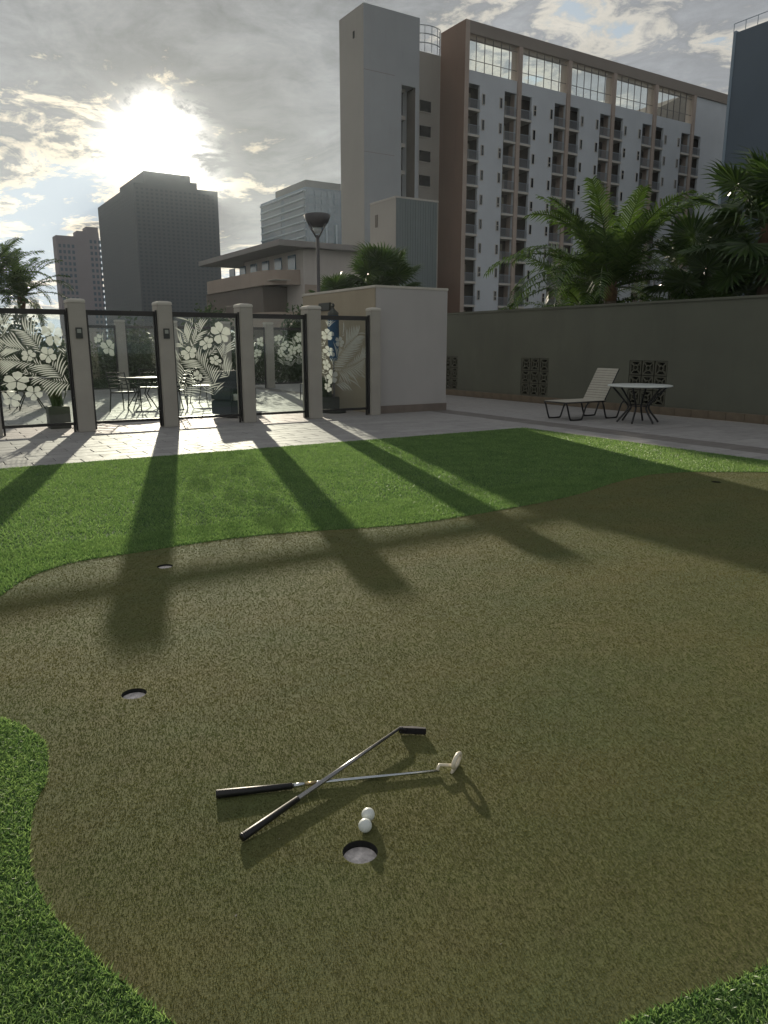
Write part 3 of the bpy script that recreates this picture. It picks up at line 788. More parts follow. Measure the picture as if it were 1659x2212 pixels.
lo = thing('sun_lounger', 'cream strap sun lounger with raised back and black looped legs by the wall', 'sun lounger', (11.95, 10.9, 0), rz=R(-2))
def lb(b, name, m, smooth=True, **k):
    me = b.mesh(name, m, smooth=smooth, **k); return link(name, me, lo)
W2 = 0.31
fb = B()
for s in (-1, 1): fb.tube([(-0.98, s * W2, .36), (0.12, s * W2, .36)], .013, 8)
fb.tube([(-0.98, -W2, .36), (-0.98, W2, .36)], .013, 8)
lb(fb, 'seat_frame', M['black_metal'])
bb = B()
bx, bz_ = 0.10, 0.36; ex, ez = 0.47, 1.00
for s in (-1, 1): bb.tube([(bx, s * (W2 - .02), bz_), (ex, s * (W2 - .02), ez)], .013, 8)
bb.tube([(ex, -W2 + .02, ez), (ex, W2 - .02, ez)], .013, 8)
lb(bb, 'back_frame', M['black_metal'])
for s in (-1, 1):
    for xc in (-0.68, 0.32):
        pts = _cm3([(xc - .30, s * W2, .352), (xc - .26, s * W2, .30), (xc - .17, s * W2, .05), (xc - .11, s * W2, .014), (xc + .11, s * W2, .014), (xc + .17, s * W2, .05), (xc + .26, s * W2, .28), (xc + .34, s * W2, .352)], 4)
        lb(B().tube(pts, .017, 8), 'leg', M['black_metal'])
sm = B().box(-.024, .024, -W2, W2, -.004, .004).mesh('strap', M['strap'])
n = 20
for i in range(n): link('strap', sm, lo, (-0.95 + i * (1.04 / (n - 1)), 0, .375))
for i in range(13):
    t_ = (i + .6) / 13; link('strap', sm, lo, (bx + (ex - bx) * t_ - .012, 0, bz_ + (ez - bz_) * t_ + .008), (0, -math.atan2(ez - bz_, ex - bx), 0), (1, .94, 1))

tb = thing('round_table', 'round white topped patio table on splayed black legs in front of the lounger', 'table', (12.02, 9.72, 0))
ob = lambda b, nm, m, smooth=True, par=tb: link(nm, b.mesh(nm, m, smooth=smooth), par)
ob(B().lathe([(0.001, .70), (.56, .70), (.60, .705), (.61, .715), (.605, .727), (.58, .733), (0.001, .733)], 48), 'table_top', M['white_top'])
ob(B().tube([(.20 * math.cos(a), .20 * math.sin(a), .33) for a in [i * math.pi / 12 for i in range(25)]], .010, 8, False), 'ring', M['black_metal'])
for k in range(6):
    a = R(25 + 60 * k); c, s = math.cos(a), math.sin(a)
    pts = _cm3([(.52 * c, .52 * s, .69), (.36 * c, .36 * s, .52), (.21 * c, .21 * s, .34), (.22 * c, .22 * s, .24), (.34 * c, .34 * s, .09), (.40 * c, .40 * s, .012)], 4)
    ob(B().tube(pts, .019, 8), 'leg', M['black_metal'])

# ------------------------------------------------------------------ terrace furniture behind the glass
def patio_chair(label, loc, rz, group='black patio chairs behind the glass fence'):
    c = thing('patio_chair', label, 'chair', loc, rz, group)
    L = lambda b, nm, m: link(nm, b.mesh(nm, m, smooth=True), c)
    for sx in (-1, 1):
        L(B().tube([(sx * .24, .24, 0), (sx * .24, .22, .62)], .013, 6), 'leg', M['black_metal'])
        L(B().tube([(sx * .24, -.26, 0), (sx * .24, -.18, .44), (sx * .24, -.30, .90)], .013, 6), 'leg', M['black_metal'])
        L(B().tube([(sx * .24, .26, .62), (sx * .24, -.22, .64)], .016, 6), 'armrest', M['black_metal'])
    L(B().box(-.23, .23, -.20, .24, .42, .445), 'seat', M['bronze'])
    s = B()
    for k in range(5): s.tube([(-.23, -.205 - .02 * k, .54 + .085 * k), (.23, -.205 - .02 * k, .54 + .085 * k)], .012, 6)
    L(s, 'backrest', M['bronze'])
    return c
def patio_table(label, loc, r=.5):
    c = thing('patio_table', label, 'table', loc, 0, 'low tables behind the glass fence')
    L = lambda b, nm, m: link(nm, b.mesh(nm, m, smooth=True), c)
    L(B().lathe([(.001, .70), (r, .70), (r + .01, .715), (r, .73), (.001, .73)], 24), 'table_top', M['bronze'])
    for k in range(4):
        a = R(45 + 90 * k); L(B().tube([(.38 * r * 2 * math.cos(a) * .9, .38 * r * 2 * math.sin(a) * .9, .7), (.15 * math.cos(a), .15 * math.sin(a), .35), (.4 * math.cos(a), .4 * math.sin(a), 0)], .014, 6), 'leg', M['black_metal'])
patio_table('low black table behind the left gate, beside the far pillar', (4.65, 18.3, 0))
patio_chair('black chair left of the table behind the left gate', (4.1, 17.6, 0), R(-50))
patio_chair('black chair right of the table behind the left gate', (5.25, 17.7, 0), R(60))
patio_chair('black chair beyond the table behind the left gate', (5.1, 19.3, 0), R(160))
patio_chair('black chair near the sun streak behind the left gate', (5.75, 19.4, 0), R(200))
patio_table('dark table behind the densely etched pane', (7.3, 19.0, 0))
patio_chair('black chair in front of the table behind the densely etched pane', (6.9, 17.9, 0), R(10))
patio_chair('black chair behind the densely etched pane, left of its table', (6.5, 19.3, 0), R(-80))
patio_chair('black chair seen through the plain gate, left one of two', (9.45, 18.75, 0), R(20))
patio_chair('black chair seen through the plain gate, right one of two', (10.15, 18.9, 0), R(-15))
patio_table('dark table behind the leftmost etched pane', (2.35, 19.5, 0))
patio_chair('black chair behind the leftmost etched pane', (1.75, 19.2, 0), R(-70))

ac = thing('wicker_armchair', 'dark wicker armchair standing just behind the right side of the dense etched pane', 'armchair', (5.75, 15.1, 0), R(20))
L = lambda b, nm, m, bev=0.02: link(nm, b.mesh(nm, m, bevel=bev), ac)
L(B().box(-.34, .34, -.32, .34, .06, .36), 'seat_base', M['wicker']); L(B().box(-.26, .26, -.30, .24, .365, .46), 'cushion', M['cushion'])
L(B().box(-.34, .34, .25, .34, .365, .95), 'backrest', M['wicker'])
for sx in (-1, 1): L(B().box(min(sx * .27, sx * .36), max(sx * .27, sx * .36), -.32, .245, .365, .62), 'armrest', M['wicker'])

# closed parasol
um = thing('folded_parasol', 'folded navy blue parasol with a small finial rising behind the dark pane', 'parasol', (8.0, 14.8, 0))
L = lambda b, nm, m: link(nm, b.mesh(nm, m, smooth=True), um)
L(B().lathe([(.018, 0), (.018, 2.3)], 10), 'pole', M['lamp_metal'])
cb = B(); n = 16; prof = [(.07, 1.15), (.10, 1.3), (.112, 1.6), (.112, 2.02), (.10, 2.13), (.035, 2.22)]
for r_, z in prof:
    for j in range(n): a = 2 * math.pi * j / n; q = r_ * (1 + .13 * (j % 2)); cb.v.append((q * math.cos(a), q * math.sin(a), z))
for i in range(len(prof) - 1):
    for j in range(n): cb.f.append((i * n + j, i * n + (j + 1) % n, (i + 1) * n + (j + 1) % n, (i + 1) * n + j))
L(cb, 'canopy', M['umbrella'])
L(B().lathe([(.118, 2.12), (.122, 2.17), (.05, 2.24), (.02, 2.28)], 12), 'cap', M['sign'])
L(B().lathe([(.001, 2.28), (.03, 2.30), (.038, 2.33), (.03, 2.36), (.001, 2.38)], 12), 'finial', M['sign'])
L(B().lathe([(.001, .0), (.26, .0), (.26, .06), (.03, .10)], 20), 'base', M['sign'])

# ------------------------------------------------------------------ putters, balls, cups
def putter(name, label, grip_end, grip_r, neck, shaft_m):
    p = thing(name, label, 'putter', tuple(grip_end))
    return p
# dark putter, lying across the other one
A0, A1 = Vector((0.7035, 1.9350, 0.015)), Vector((1.4541, 2.1985, 0.036))
pa = thing('golf_putter', 'dark putter with a black blade head lying on top of the other putter', 'putter', (A0.x, A0.y, 0), group='putters crossed on the green')
def seg(a, b, t): return a + (b - a) * t
def lift(v, dz): return Vector((v.x, v.y, v.z + dz))
B().tube([seg(A0, A1, 0), seg(A0, A1, .004), seg(A0, A1, .30)], [.0125, .0135, .0095], 14).build('grip', M['grip'], pa, smooth=True)
B().tube([seg(A0, A1, -.006), seg(A0, A1, -.0005)], [.0125, .0138], 14).build('grip_cap', M['grip'], pa, smooth=True)
B().tube([seg(A0, A1, .301), seg(A0, A1, 1.0)], [.0088, .0056], 12).build('shaft', M['dark_steel'], pa, smooth=True)
B().tube([A1, A1 + Vector((.016, .004, -.006)), A1 + Vector((.028, -.004, -.016))], [.0065, .0065, .0075], 10).build('hosel', M['head_dark'], pa, smooth=True)
def head_bar(c0, c1, z0, z1, d, name, m, par):
    """blade between ground points c0 and c1, depth d behind the line"""
    c0, c1 = Vector(c0), Vector(c1); u = (c1 - c0); nrm = Vector((-u.y, u.x)).normalized() * d
    pts = [c0, c0 * .9 + c1 * .1 + nrm * .0, c1, c1 + nrm * .8, c0 * .55 + c1 * .45 + nrm * 1.15, c0 + nrm * .8]
    v = [(p.x, p.y, z0) for p in pts] + [(p.x, p.y, z1) for p in pts]; k = len(pts)
    f = [tuple(reversed(range(k))), tuple(range(k, 2 * k))] + [(i, (i + 1) % k, k + (i + 1) % k, k + i) for i in range(k)]
    return B().add(v, f).build(name, m, par, bevel=0.003)
hA = head_bar((1.462, 2.213), (1.548, 2.148), 0.004, 0.030, 0.020, 'head', M['head_dark'], pa)
# steel putter with white head
B0, B1, B2, B3 = Vector((0.7095, 2.195, 0.0145)), Vector((0.951, 2.104, 0.0125)), Vector((1.0358, 2.0761, 0.0115)), Vector((1.437, 1.913, 0.010))
pb_ = thing('golf_putter', 'steel putter with a fat black grip and a small white looped head', 'putter', (B0.x, B0.y, 0), group='putters crossed on the green')
B().tube([B0, seg(B0, B1, .01), seg(B0, B1, .5), B1], [.0125, .0145, .0125, .0105], 14).build('grip', M['grip'], pb_, smooth=True)
B().tube([seg(B1, B2, .01), seg(B1, B2, .47)], [.0078, .0078], 12).build('grip_collar', M['steel'], pb_, smooth=True)
B().tube([seg(B1, B2, .50), seg(B1, B2, .92)], [.0066, .0066], 12).build('shaft_band', M['band_gold'], pb_, smooth=True)
B().tube([seg(B1, B2, .94), B2, B3], [.0066, .0064, .0052], 12).build('shaft', M['steel'], pb_, smooth=True)
H1 = B3 + Vector((.004, .002, .010))
B().tube([B3 + Vector((-.008, .0, .004)), H1 + Vector((.004, .006, .006)), Vector((1.480, 1.905, .022)), Vector((1.487, 1.903, .020))], [.0062, .0060, .0060, .0065], 10).build('hosel', M['head_white'], pb_, smooth=True)
# upright ring shaped head: an oval ring with a flat face
hc = Vector((1.508, 1.902, 0.034)); hu = Vector((0.87, 0.50, 0.08)).normalized(); hv = Vector((0.05, -0.12, 1.0)).normalized()
def ring_pts(ru, rv, n=22): return [hc + hu * ru * math.cos(2 * math.pi * i / n) + hv * rv * math.sin(2 * math.pi * i / n) for i in range(n + 1)]
hb = B().tube(ring_pts(.031, .022), .0078, 10, False)
hw = hb.build('head', M['head_white'], pb_, smooth=True)
hp = [hc + hu * a_ + hv * c_ + hu.cross(hv) * w_ for w_ in (-.005, .005) for a_, c_ in ((-.040, -.036), (.034, -.034), (.026, -.022), (-.034, -.018))]
B().add([tuple(p) for p in hp], [(0, 3, 2, 1), (4, 5, 6, 7), (0, 1, 5, 4), (1, 2, 6, 5), (2, 3, 7, 6), (3, 0, 4, 7)]).build('sole', M['head_white'], pb_, bevel=.002)

def golf_ball(label, c):
    t = thing('golf_ball', label, 'golf ball', (c[0], c[1], 0), group='golf balls by the nearest hole')
    r = 0.02135; bm = bmesh.new(); bmesh.ops.create_icosphere(bm, subdivisions=5, radius=r)
    ico = bmesh.new(); bmesh.ops.create_icosphere(ico, subdivisions=3, radius=1.0)
    ds = np.array([v.co for v in ico.verts]); ico.free()
    for v in bm.verts:
        n_ = v.co.normalized(); ang = math.acos(min(1, float(np.max(ds @ np.array(n_)))))
        w = 0.088
        if ang < w: v.co = n_ * (r - 0.00035 * (1 + math.cos(math.pi * ang / w)) / 2)
    me = bpy.data.meshes.new('ball_shell'); bm.to_mesh(me); bm.free(); me.materials.append(M['ball'])
    me.polygons.foreach_set('use_smooth', [True] * len(me.polygons))
    link('shell', me, t, (0, 0, r))
golf_ball('white golf ball farther from the hole, touching the nearer ball', (1.0835, 1.8165))
golf_ball('white golf ball nearer to the hole, in front of the other ball', (1.0466, 1.7735))

clab = ['nearest golf hole with a pale cup, beside the two balls', 'golf hole left of the crossed putters, near the left lawn', 'golf hole lying in the shadow of the pillar below the sun', 'farthest golf hole, near the top right curve of the green']
for lab, h, dep in zip(clab, HOLES, (.024, .020, .014, .05)):
    t = thing('golf_cup', lab, 'golf hole', (h[0], h[1], 0), group='cups sunk in the putting green')
    r0 = HR - .0006
    B().lathe([(r0, -.002), (r0, -.09)], 40, (h[0], h[1], 0)).build('cup_wall', M['dark'], t, smooth=True)
    b = B(); nn = 40; k = 7
    b.v.append((h[0], h[1], -dep - .003))
    for i in range(1, k + 1):
        for j in range(nn):
            a = 2 * math.pi * j / nn; r_ = (r0 - .001) * i / k
            b.v.append((h[0] + r_ * math.cos(a), h[1] + r_ * math.sin(a), -dep + (rng.uniform(-.0022, .0022) if 1 < i < k else 0)))
    for j in range(nn): b.f.append((0, 1 + j, 1 + (j + 1) % nn))
    for i in range(k - 1):
        for j in range(nn): b.f.append((1 + i * nn + j, 1 + (i + 1) * nn + j, 1 + (i + 1) * nn + (j + 1) % nn, 1 + i * nn + (j + 1) % nn))
    b.build('cup_floor', M['cup_wet'] if dep < .04 else M['dark'], t, smooth=True)

# small bits blown onto the carpet
lt = B(); lr = random.Random(77)
for k_ in range(26):
    x_, y_ = lr.uniform(.5, 4.2), lr.uniform(1.1, 5.0)
    if not in_poly(np.array([x_]), np.array([y_]), green_line)[0] or any(math.hypot(x_ - h[0], y_ - h[1]) < .1 for h in HOLES): continue
    a = lr.uniform(0, 6.3); l = lr.uniform(.002, .006); u = Vector((math.cos(a), math.sin(a), 0)) * l; w = Vector((-u.y, u.x, 0)) * lr.uniform(.3, .7)
    c = Vector((x_, y_, .004)); lt.add([c - u, c + w + Vector((0, 0, .001)), c + u + Vector((0, 0, .002)), c - w], [(0, 3, 2), (0, 2, 1)])
lt.build('dry_litter', M['curtain'], kind='stuff')

# ------------------------------------------------------------------ the big hotel
HY = 78.0
ho = thing('hotel', 'tall white hotel slab with tan pilasters, balconies and an open glazed roof frame', 'hotel', (60.7, HY, -13))
PIL = [69.2, 77.8, 86.4, 95.1, 103.8]
XL, XR = 61.02, 121.0
ZB, ZT, ZR0, ZR1 = -13.0, 33.75, 37.6, 38.95
STOR, NROW = 2.885, 11
TOP = 32.3
slabs = [29.45 - STOR * k for k in range(NROW)]
# balcony columns (x0, x1, open side) and white wall between them
bc = [(61.04, 62.95)]
for p in PIL: bc += [(p - 2.28, p - .32), (p + .32, p + 2.28)]
bc += [(112.3, 114.3), (114.9, 116.9)]
ww = B(); x = 61.02
zlow = slabs[-1] - .0
cuts = sorted(bc)
prev = XL
solids = []
for a, b_ in cuts:
    if a - prev > .03: solids.append((prev, a))
    prev = b_
solids.append((prev, XR))
for a, b_ in solids: ww.box(a, b_, HY, HY + .35, zlow, TOP)
ww.box(XL, XR, HY, HY + .35, TOP + .001, ZT); ww.box(XL, XR, HY, HY + .35, ZB, zlow - .001)
ww.box(PIL[-1] + .32, XR, HY, HY + .35, ZT + .001, ZR0)
ww.box(XL, XR, HY + .351, HY + 4.6, 32.56, ZT - .6)
ww.build('facade_wall', M['hotel_white'], ho)
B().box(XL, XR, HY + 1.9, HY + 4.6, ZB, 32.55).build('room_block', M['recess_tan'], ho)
B().box(60.4, 61.0, HY - .25, HY + 4.7, ZB, 38.95).build('end_wall', M['hotel_brown'], ho)
B().box(60.38, 61.02, HY - .27, HY - .252, ZB, 38.95).build('end_wall_edge', M['hotel_tan'], ho)
B().box(61.02, XR, HY - .25, HY + 1.6, ZR0 + .001, ZR1).build('roof_beam', M['hotel_beam'], ho)
for p in PIL: B().box(p - .30, p + .30, HY - .25, HY + 1.2, ZB, ZR0).build('pilaster', M['hotel_tan'], ho)
# roof glazing: thin mullions and panes in each bay
bays_x = [(61.02, PIL[0] - .3)] + [(PIL[i] + .3, PIL[i + 1] - .3) for i in range(4)]
for a, b_ in bays_x:
    g = B().box(a + .01, b_ - .01, HY + .15, HY + .17, ZT + .01, ZR0 - .01).build('roof_pane', M['glass'], ho)
    mu = B()
    for k_ in range(1, 6): xx = a + (b_ - a) * k_ / 6; mu.box(xx - .035, xx + .035, HY + .08, HY + .148, ZT + .01, ZR0 - .01)
    for zz in (ZT + 1.15, ZR0 - .55): mu.box(a + .02, b_ - .02, HY + .09, HY + .14, zz - .03, zz + .03)
    mu.build('mullions', M['lamp_metal'], g)
slab_me = B().box(-.01, 1.97, -.12, 1.88, -.14, .12).mesh('balcony', M['slab'])
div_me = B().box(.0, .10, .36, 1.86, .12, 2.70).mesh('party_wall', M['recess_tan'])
rb = B().box(.0, 1.96, -.10, -.05, 1.13, 1.19).box(0, 1.96, -.09, -.06, .14, .19)
for k_ in range(16): rb.box(.03 + k_ * .125, .06 + k_ * .125, -.085, -.065, .19, 1.13)
rail_me = rb.mesh('railing', M['rail'])
door_me = B().box(.12, 1.15, 1.80, 1.87, .13, 2.35).mesh('glass_door', M['win_glass'])
cur_me = B().box(.95, 1.80, 1.70, 1.76, .13, 2.40).mesh('curtain', M['curtain'])
win_me = B().box(0, .46, -.07, .0, 0, 1.25).mesh('window', M['slab'])
pane_me = B().box(.06, .40, -.085, -.0705, .07, 1.18).mesh('pane', M['win_glass'])
sill_me = B().box(.06, .40, -.10, -.086, .50, .60).mesh('blind', M['curtain'])
base = Vector((60.7, HY, -13))
for z in slabs:
    for ci, (a, b_) in enumerate(bc):
        if a > 110 and z > 26.6: pass
        s = link('balcony', slab_me, ho, Vector((a, HY, z)) - base)
        link('railing', rail_me, s); link('glass_door', door_me, s)
        if rng.random() < .38: link('curtain', cur_me, s, (rng.uniform(-.1, .1), 0, 0))
    for p in [60.7] + PIL:
        for xx in (p - 2.62 - .46, p + 2.62):
            if xx < 61 or xx > 106.0: continue
            w = link('window', win_me, ho, Vector((xx, HY, z + .75)) - base)
            link('pane', pane_me, w)
            if rng.random() < .3: link('blind', sill_me, w, (0, 0, rng.uniform(-.3, .4)))

# stair tower, link wall, clad block (parts of the hotel)
TY = 78.69
tw = B()
tw.box(46.88, 51.95, TY, 84.2, ZB, 38.1)
tw.box(51.951, 54.43, TY + .0, 84.2, 30.75, 38.1)
tw.box(53.9, 54.43, TY, 84.2, ZB, 30.749)
tw.box(51.951, 53.899, TY + 1.8, 84.2, ZB, 30.749)
t1 = tw.build('stair_tower', M['tower_grey'], ho)
B().box(46.865, 46.879, TY + .02, 84.19, ZB, 38.09).build('tower_side_render', M['tower_warm'], t1)
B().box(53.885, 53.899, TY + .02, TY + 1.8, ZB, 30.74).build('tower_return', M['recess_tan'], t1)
B().box(46.80, 46.864, 80.6, 80.95, 35.2, 35.9).build('vent_slot', M['dark'], t1)
for z in [27.9 - 3.0 * k for k in range(7)]:
    w = B().box(51.96, 53.2, TY + 1.66, TY + 1.79, z, z + 2.55).build('stair_window', M['win_glass'], ho)
    B().box(52.50, 52.62, TY + 1.60, TY + 1.655, z, z + 2.55).build('mullion', M['rail'], w)
    B().box(51.96, 53.3, TY + 1.2, TY + 1.798, z + 2.56, z + 2.99).build('spandrel', M['slab'], w)
for z in (12.0, 23.0, 31.5):
    B().box(46.878, 51.0, TY - .012, TY - .002, z, z + .05).build('joint_line', M['hotel_beam'], t1)
B().box(54.0, 60.39, 82.69, 84.9, ZB, 36.4).build('link_wall', M['tower_warm'], ho)
for z in (29.72, 26.85, 23.98, 21.1, 18.2):
    w = B().box(57.3, 58.95, 82.60, 82.689, z, z + 1.25).build('window', M['win_glass'], ho)
    B().box(57.22, 59.03, 82.56, 82.685, z - .10, z - .005).build('sill', M['slab'], w)
cg = B()
for k_, (zz) in enumerate((37.4, 38.4, 39.3)):
    cg.tube([(56.9 + 1.9 * (1 - math.cos(a)), 83.4 - 1.0 * math.sin(a), zz) for a in [math.pi * i / 12 for i in range(13)]], .05, 6)
for i in range(0, 13, 2):
    a = math.pi * i / 12; cg.tube([(56.9 + 1.9 * (1 - math.cos(a)), 83.4 - 1.0 * math.sin(a), 36.4), (56.9 + 1.9 * (1 - math.cos(a)), 83.4 - 1.0 * math.sin(a), 39.3)], .04, 6)
cg.build('roof_railing', M['rail'], ho)
annex = thing('hotel_annex', 'grey ribbed metal block in front of the hotel stair tower, cream on its left side', 'building', (41.3, 62, -13))
B().box(39.07, 43.7, 60, 64.5, ZB, 14.45).build('clad_block', M['cladding'], annex)
rbm = B().box(-.03, .03, -.05, 0, ZB, 14.4).mesh('cladding_rib', M['cladding'])
for k_ in range(16): link('cladding_rib', rbm, annex, (39.25 + k_ * .285 - 41.3, 59.999 - 62, 13))
B().box(39.05, 39.069, 60.0, 64.5, ZB, 14.45).build('cream_side', M['tower_warm'], annex)
w = B().box(38.98, 39.049, 63.1, 63.5, 12.3, 13.4).build('window', M['recess_tan'], annex)
B().box(39.0, 43.8, 59.93, 64.5, 14.451, 14.6).build('parapet', M['slab'], annex)

# gable roofed block seen through the last bay of the roof frame
gb = thing('gabled_penthouse', 'tan gabled building seen through the last bay of the hotel roof frame', 'building', (120, 100, -13))
v = []
for y0 in (98.0, 112.0): v += [(112.0, y0, ZB), (140.0, y0, ZB), (140.0, y0, 42.9), (127.0, y0, 46.4), (112.0, y0, 39.2)]
B().add(v, [(0, 1, 2, 3, 4), (9, 8, 7, 6, 5), (0, 4, 9, 5), (4, 3, 8, 9), (3, 2, 7, 8), (2, 1, 6, 7)]).build('gable_wall', M['roof_tan'], gb)
B().box(123.6, 124.8, 97.8, 97.99, 38.4, 39.9).build('window', M['dark'], gb)

# ------------------------------------------------------------------ right blue tower
bt = thing('blue_tower', 'plain blue grey tower block at the right edge, with a rooftop rail', 'tower block', (90, 60, -13))
B().box(90.0, 112, 53.4, 62.4, ZB, 38.5).build('side_wall', M['blue_wall'], bt)
B().box(89.9, 90.6, 62.401, 62.75, ZB, 38.7).build('painted_lit_edge', M['far_light'], bt)  # lit left edge of the tower, put in as a paler strip
B().box(90.3, 112, 53.1, 53.39, ZB, 37.5).build('front_wall', M['sign'], bt)
for k_ in range(16):
    for j in range(3): B().box(91 + 3 * j, 93 + 3 * j, 53.02, 53.09, 2 + 2.3 * k_ - 10, 3.6 + 2.3 * k_ - 10).build('window', M['win_blue'], bt)
rl = B().box(89.92, 89.98, 53.4, 62.8, 39.5, 39.56)
for k_ in range(7): yy = 53.5 + 1.54 * k_; rl.box(89.92, 89.98, yy, yy + .05, 38.5, 39.5)
rl.build('roof_rail', M['far_light'], bt)

# ------------------------------------------------------------------ podium building left of the hotel
pd = thing('podium_building', 'low beige two storey podium with a deep roof overhang left of the hotel', 'building', (34, 66, -13))
B().box(29.9, 38.8, 60.6, 74, ZB, 9.55).build('wall', M['podium'], pd)
B().box(27.2, 38.9, 59.6, 80, 9.56, 10.02).build('roof', M['roof_slab'], pd)
B().box(30.0, 38.75, 60.54, 60.598, 5.3, 6.6).build('wall_band', M['podium_tan'], pd)
B().box(27.6, 29.89, 61.5, 79, 6.95, 7.0).build('balcony_floor', M['slab'], pd)
def curved_parapet(z0, z1, m, name):
    pts = [(27.3, 78), (27.3, 64.5)] + [(27.3 + 3.4 * (1 - math.cos(a)), 64.5 - 3.4 * math.sin(a)) for a in [math.pi / 2 * i / 8 for i in range(1, 9)]]
    b = B(); v = []; f = []
    for (x_, y_) in pts: v += [(x_, y_, z0), (x_, y_, z1), (x_ + .2, y_ + .1, z1), (x_ + .2, y_ + .1, z0)]
    for i in range(len(pts) - 1):
        o_ = i * 4
        for q in range(4): f.append((o_ + q, o_ + 4 + q, o_ + 4 + (q + 1) % 4, o_ + (q + 1) % 4))
    n_ = len(pts) * 4
    f += [(3, 2, 1, 0), (n_ - 4, n_ - 3, n_ - 2, n_ - 1)]
    return b.add(v, f).build(name, m, pd)
curved_parapet(6.6, 7.85, M['podium_tan'], 'balcony_parapet'); curved_parapet(2.9, 4.3, M['podium_tan'], 'terrace_parapet')
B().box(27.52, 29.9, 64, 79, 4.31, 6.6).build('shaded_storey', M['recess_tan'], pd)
for k_ in range(6):
    y0 = 62 + 2.9 * k_
    w = B().box(29.80, 29.895, y0, y0 + 1.5, 7.3, 9.2).build('window', M['win_blue'], pd)
for k_ in range(2): B().box(31 + 4.2 * k_, 33 + 4.2 * k_, 60.53, 60.595, 1.6, 3.4).build('window', M['dark'], pd)

# ------------------------------------------------------------------ far towers
def grid_windows(b, axis, fixed, u0, u1, z0, z1, du, dz, wu, wz, d=.12):
    z = z0
    while z + wz < z1:
        u = u0
        while u + wu < u1:
            if axis == 'y': b.box(u, u + wu, fixed - d, fixed - .01, z, z + wz)
            else: b.box(fixed - d, fixed - .01, u, u + wu, z, z + wz)
            u += du
        z += dz
dk = thing('dark_tower', 'broad dark tower block directly under the sun', 'tower block', (228, 795, -13))
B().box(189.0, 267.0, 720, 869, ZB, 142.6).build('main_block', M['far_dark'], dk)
B().box(202.7, 252.3, 735, 827, 142.61, 151.0).build('upper_setback', M['far_dark'], dk)
B().box(202.75, 246.1, 735.2, 826.8, 151.01, 156.6).build('roof_plant', M['far_dark'], dk)
wb = B(); grid_windows(wb, 'y', 720, 190.5, 266, 8, 141, 4.4, 3.4, 2.2, 1.7, .15)
wb.build('front_window', M['far_window'], dk, kind='stuff')
wb = B(); grid_windows(wb, 'x', 189.0, 722, 867, 8, 141, 7.0, 3.4, 4.2, 1.7, .15)
wb.build('side_window', M['far_window'], dk, kind='stuff')

fp = thing('pink_tower', 'distant pinkish tower block left of the dark tower, with stepped roof', 'tower block', (96, 510, -13))
B().box(83.3, 108.2, 500, 512, ZB, 65.2).build('main_block', M['far_pink'], fp)
B().box(95.4, 108.1, 500.4, 511.8, 65.21, 68.6).build('upper_block', M['far_pink'], fp)
B().box(101.1, 108.0, 500.8, 511.6, 68.61, 71.4).build('roof_plant', M['far_pink'], fp)
wb = B(); grid_windows(wb, 'y', 500, 84.4, 94.4, 4, 63.5, 2.5, 3.4, 1.4, 1.9); grid_windows(wb, 'y', 500, 102.4, 109.2, 4, 66.5, 2.5, 3.4, 1.4, 1.9)
wb.build('window_grid', M['blue_wall'], fp, kind='stuff')

bl = thing('blue_glass_tower', 'distant bluish tower with banded balconies, behind the low podium and lamp', 'tower block', (165, 320, -13))
B().box(150.0, 190, 300, 348, ZB, 66.2).build('main_block', M['far_blue'], bl)
B().box(151.0, 168, 302, 333, 66.21, 69.4).build('roof_plant', M['far_dark'], bl)
sm_ = B().box(148.9, 149.997, 0, 46.5, 0, .6).mesh('floor_slab', M['far_light'])
gl_ = B().box(149.8, 149.99, .9, 21, 0, 1.7).box(149.8, 149.99, 24.6, 45, 0, 1.7).mesh('window_band', M['blue_wall'])
for k_ in range(20):
    z = 64.4 - 3.05 * k_
    link('floor_slab', sm_, bl, (-165, -19.8, z + 13)); link('window_band', gl_, bl, (-165, -19.8, z + 13 - 2.1))
wb = B(); grid_windows(wb, 'y', 300, 151.2, 187, 8, 65, 3.1, 3.05, 1.9, 1.9)
wb.build('front_window', M['win_blue'], bl, kind='stuff')
B().box(158.8, 159.6, 299.0, 299.99, 12, 52).build('fin', M['far_light'], bl)
B().box(163.6, 164.4, 299.0, 299.99, 12, 52).build('fin', M['far_light'], bl)

# ------------------------------------------------------------------ lamp post
lp = thing('street_lamp', 'tall dark lamp post with an inverted cone head, rising behind the kiosk', 'street lamp', (11.38, 22, 0))
L = lambda b, nm, m, sm=True: link(nm, b.mesh(nm, m, smooth=sm), lp)
L(B().lathe([(.06, 0), (.055, 4.85)], 12), 'pole', M['lamp_metal'])
L(B().lathe([(.001, 5.47), (.39, 5.47), (.42, 5.44), (.35, 5.26), (.26, 5.13), (.12, 5.08), (.001, 5.08)], 28), 'lamp_shade', M['lamp_metal'])
L(B().lathe([(.001, 5.075), (.13, 5.07), (.12, 4.93), (.001, 4.90)], 20), 'lens', M['lamp_glass'])
for k_ in range(4):
    a = R(20 + 90 * k_); L(B().tube([(.05 * math.cos(a), .05 * math.sin(a), 4.78), (.36 * math.cos(a), .36 * math.sin(a), 5.17)], .018, 6), 'strut', M['lamp_metal'])

# ------------------------------------------------------------------ palms and planting
def shade_attr(me, seed):
    r = np.random.RandomState(seed); n = len(me.polygons)
    at = me.attributes.new('shade', 'FLOAT', 'FACE'); at.data.foreach_set('value', r.rand(n).astype(np.float32))

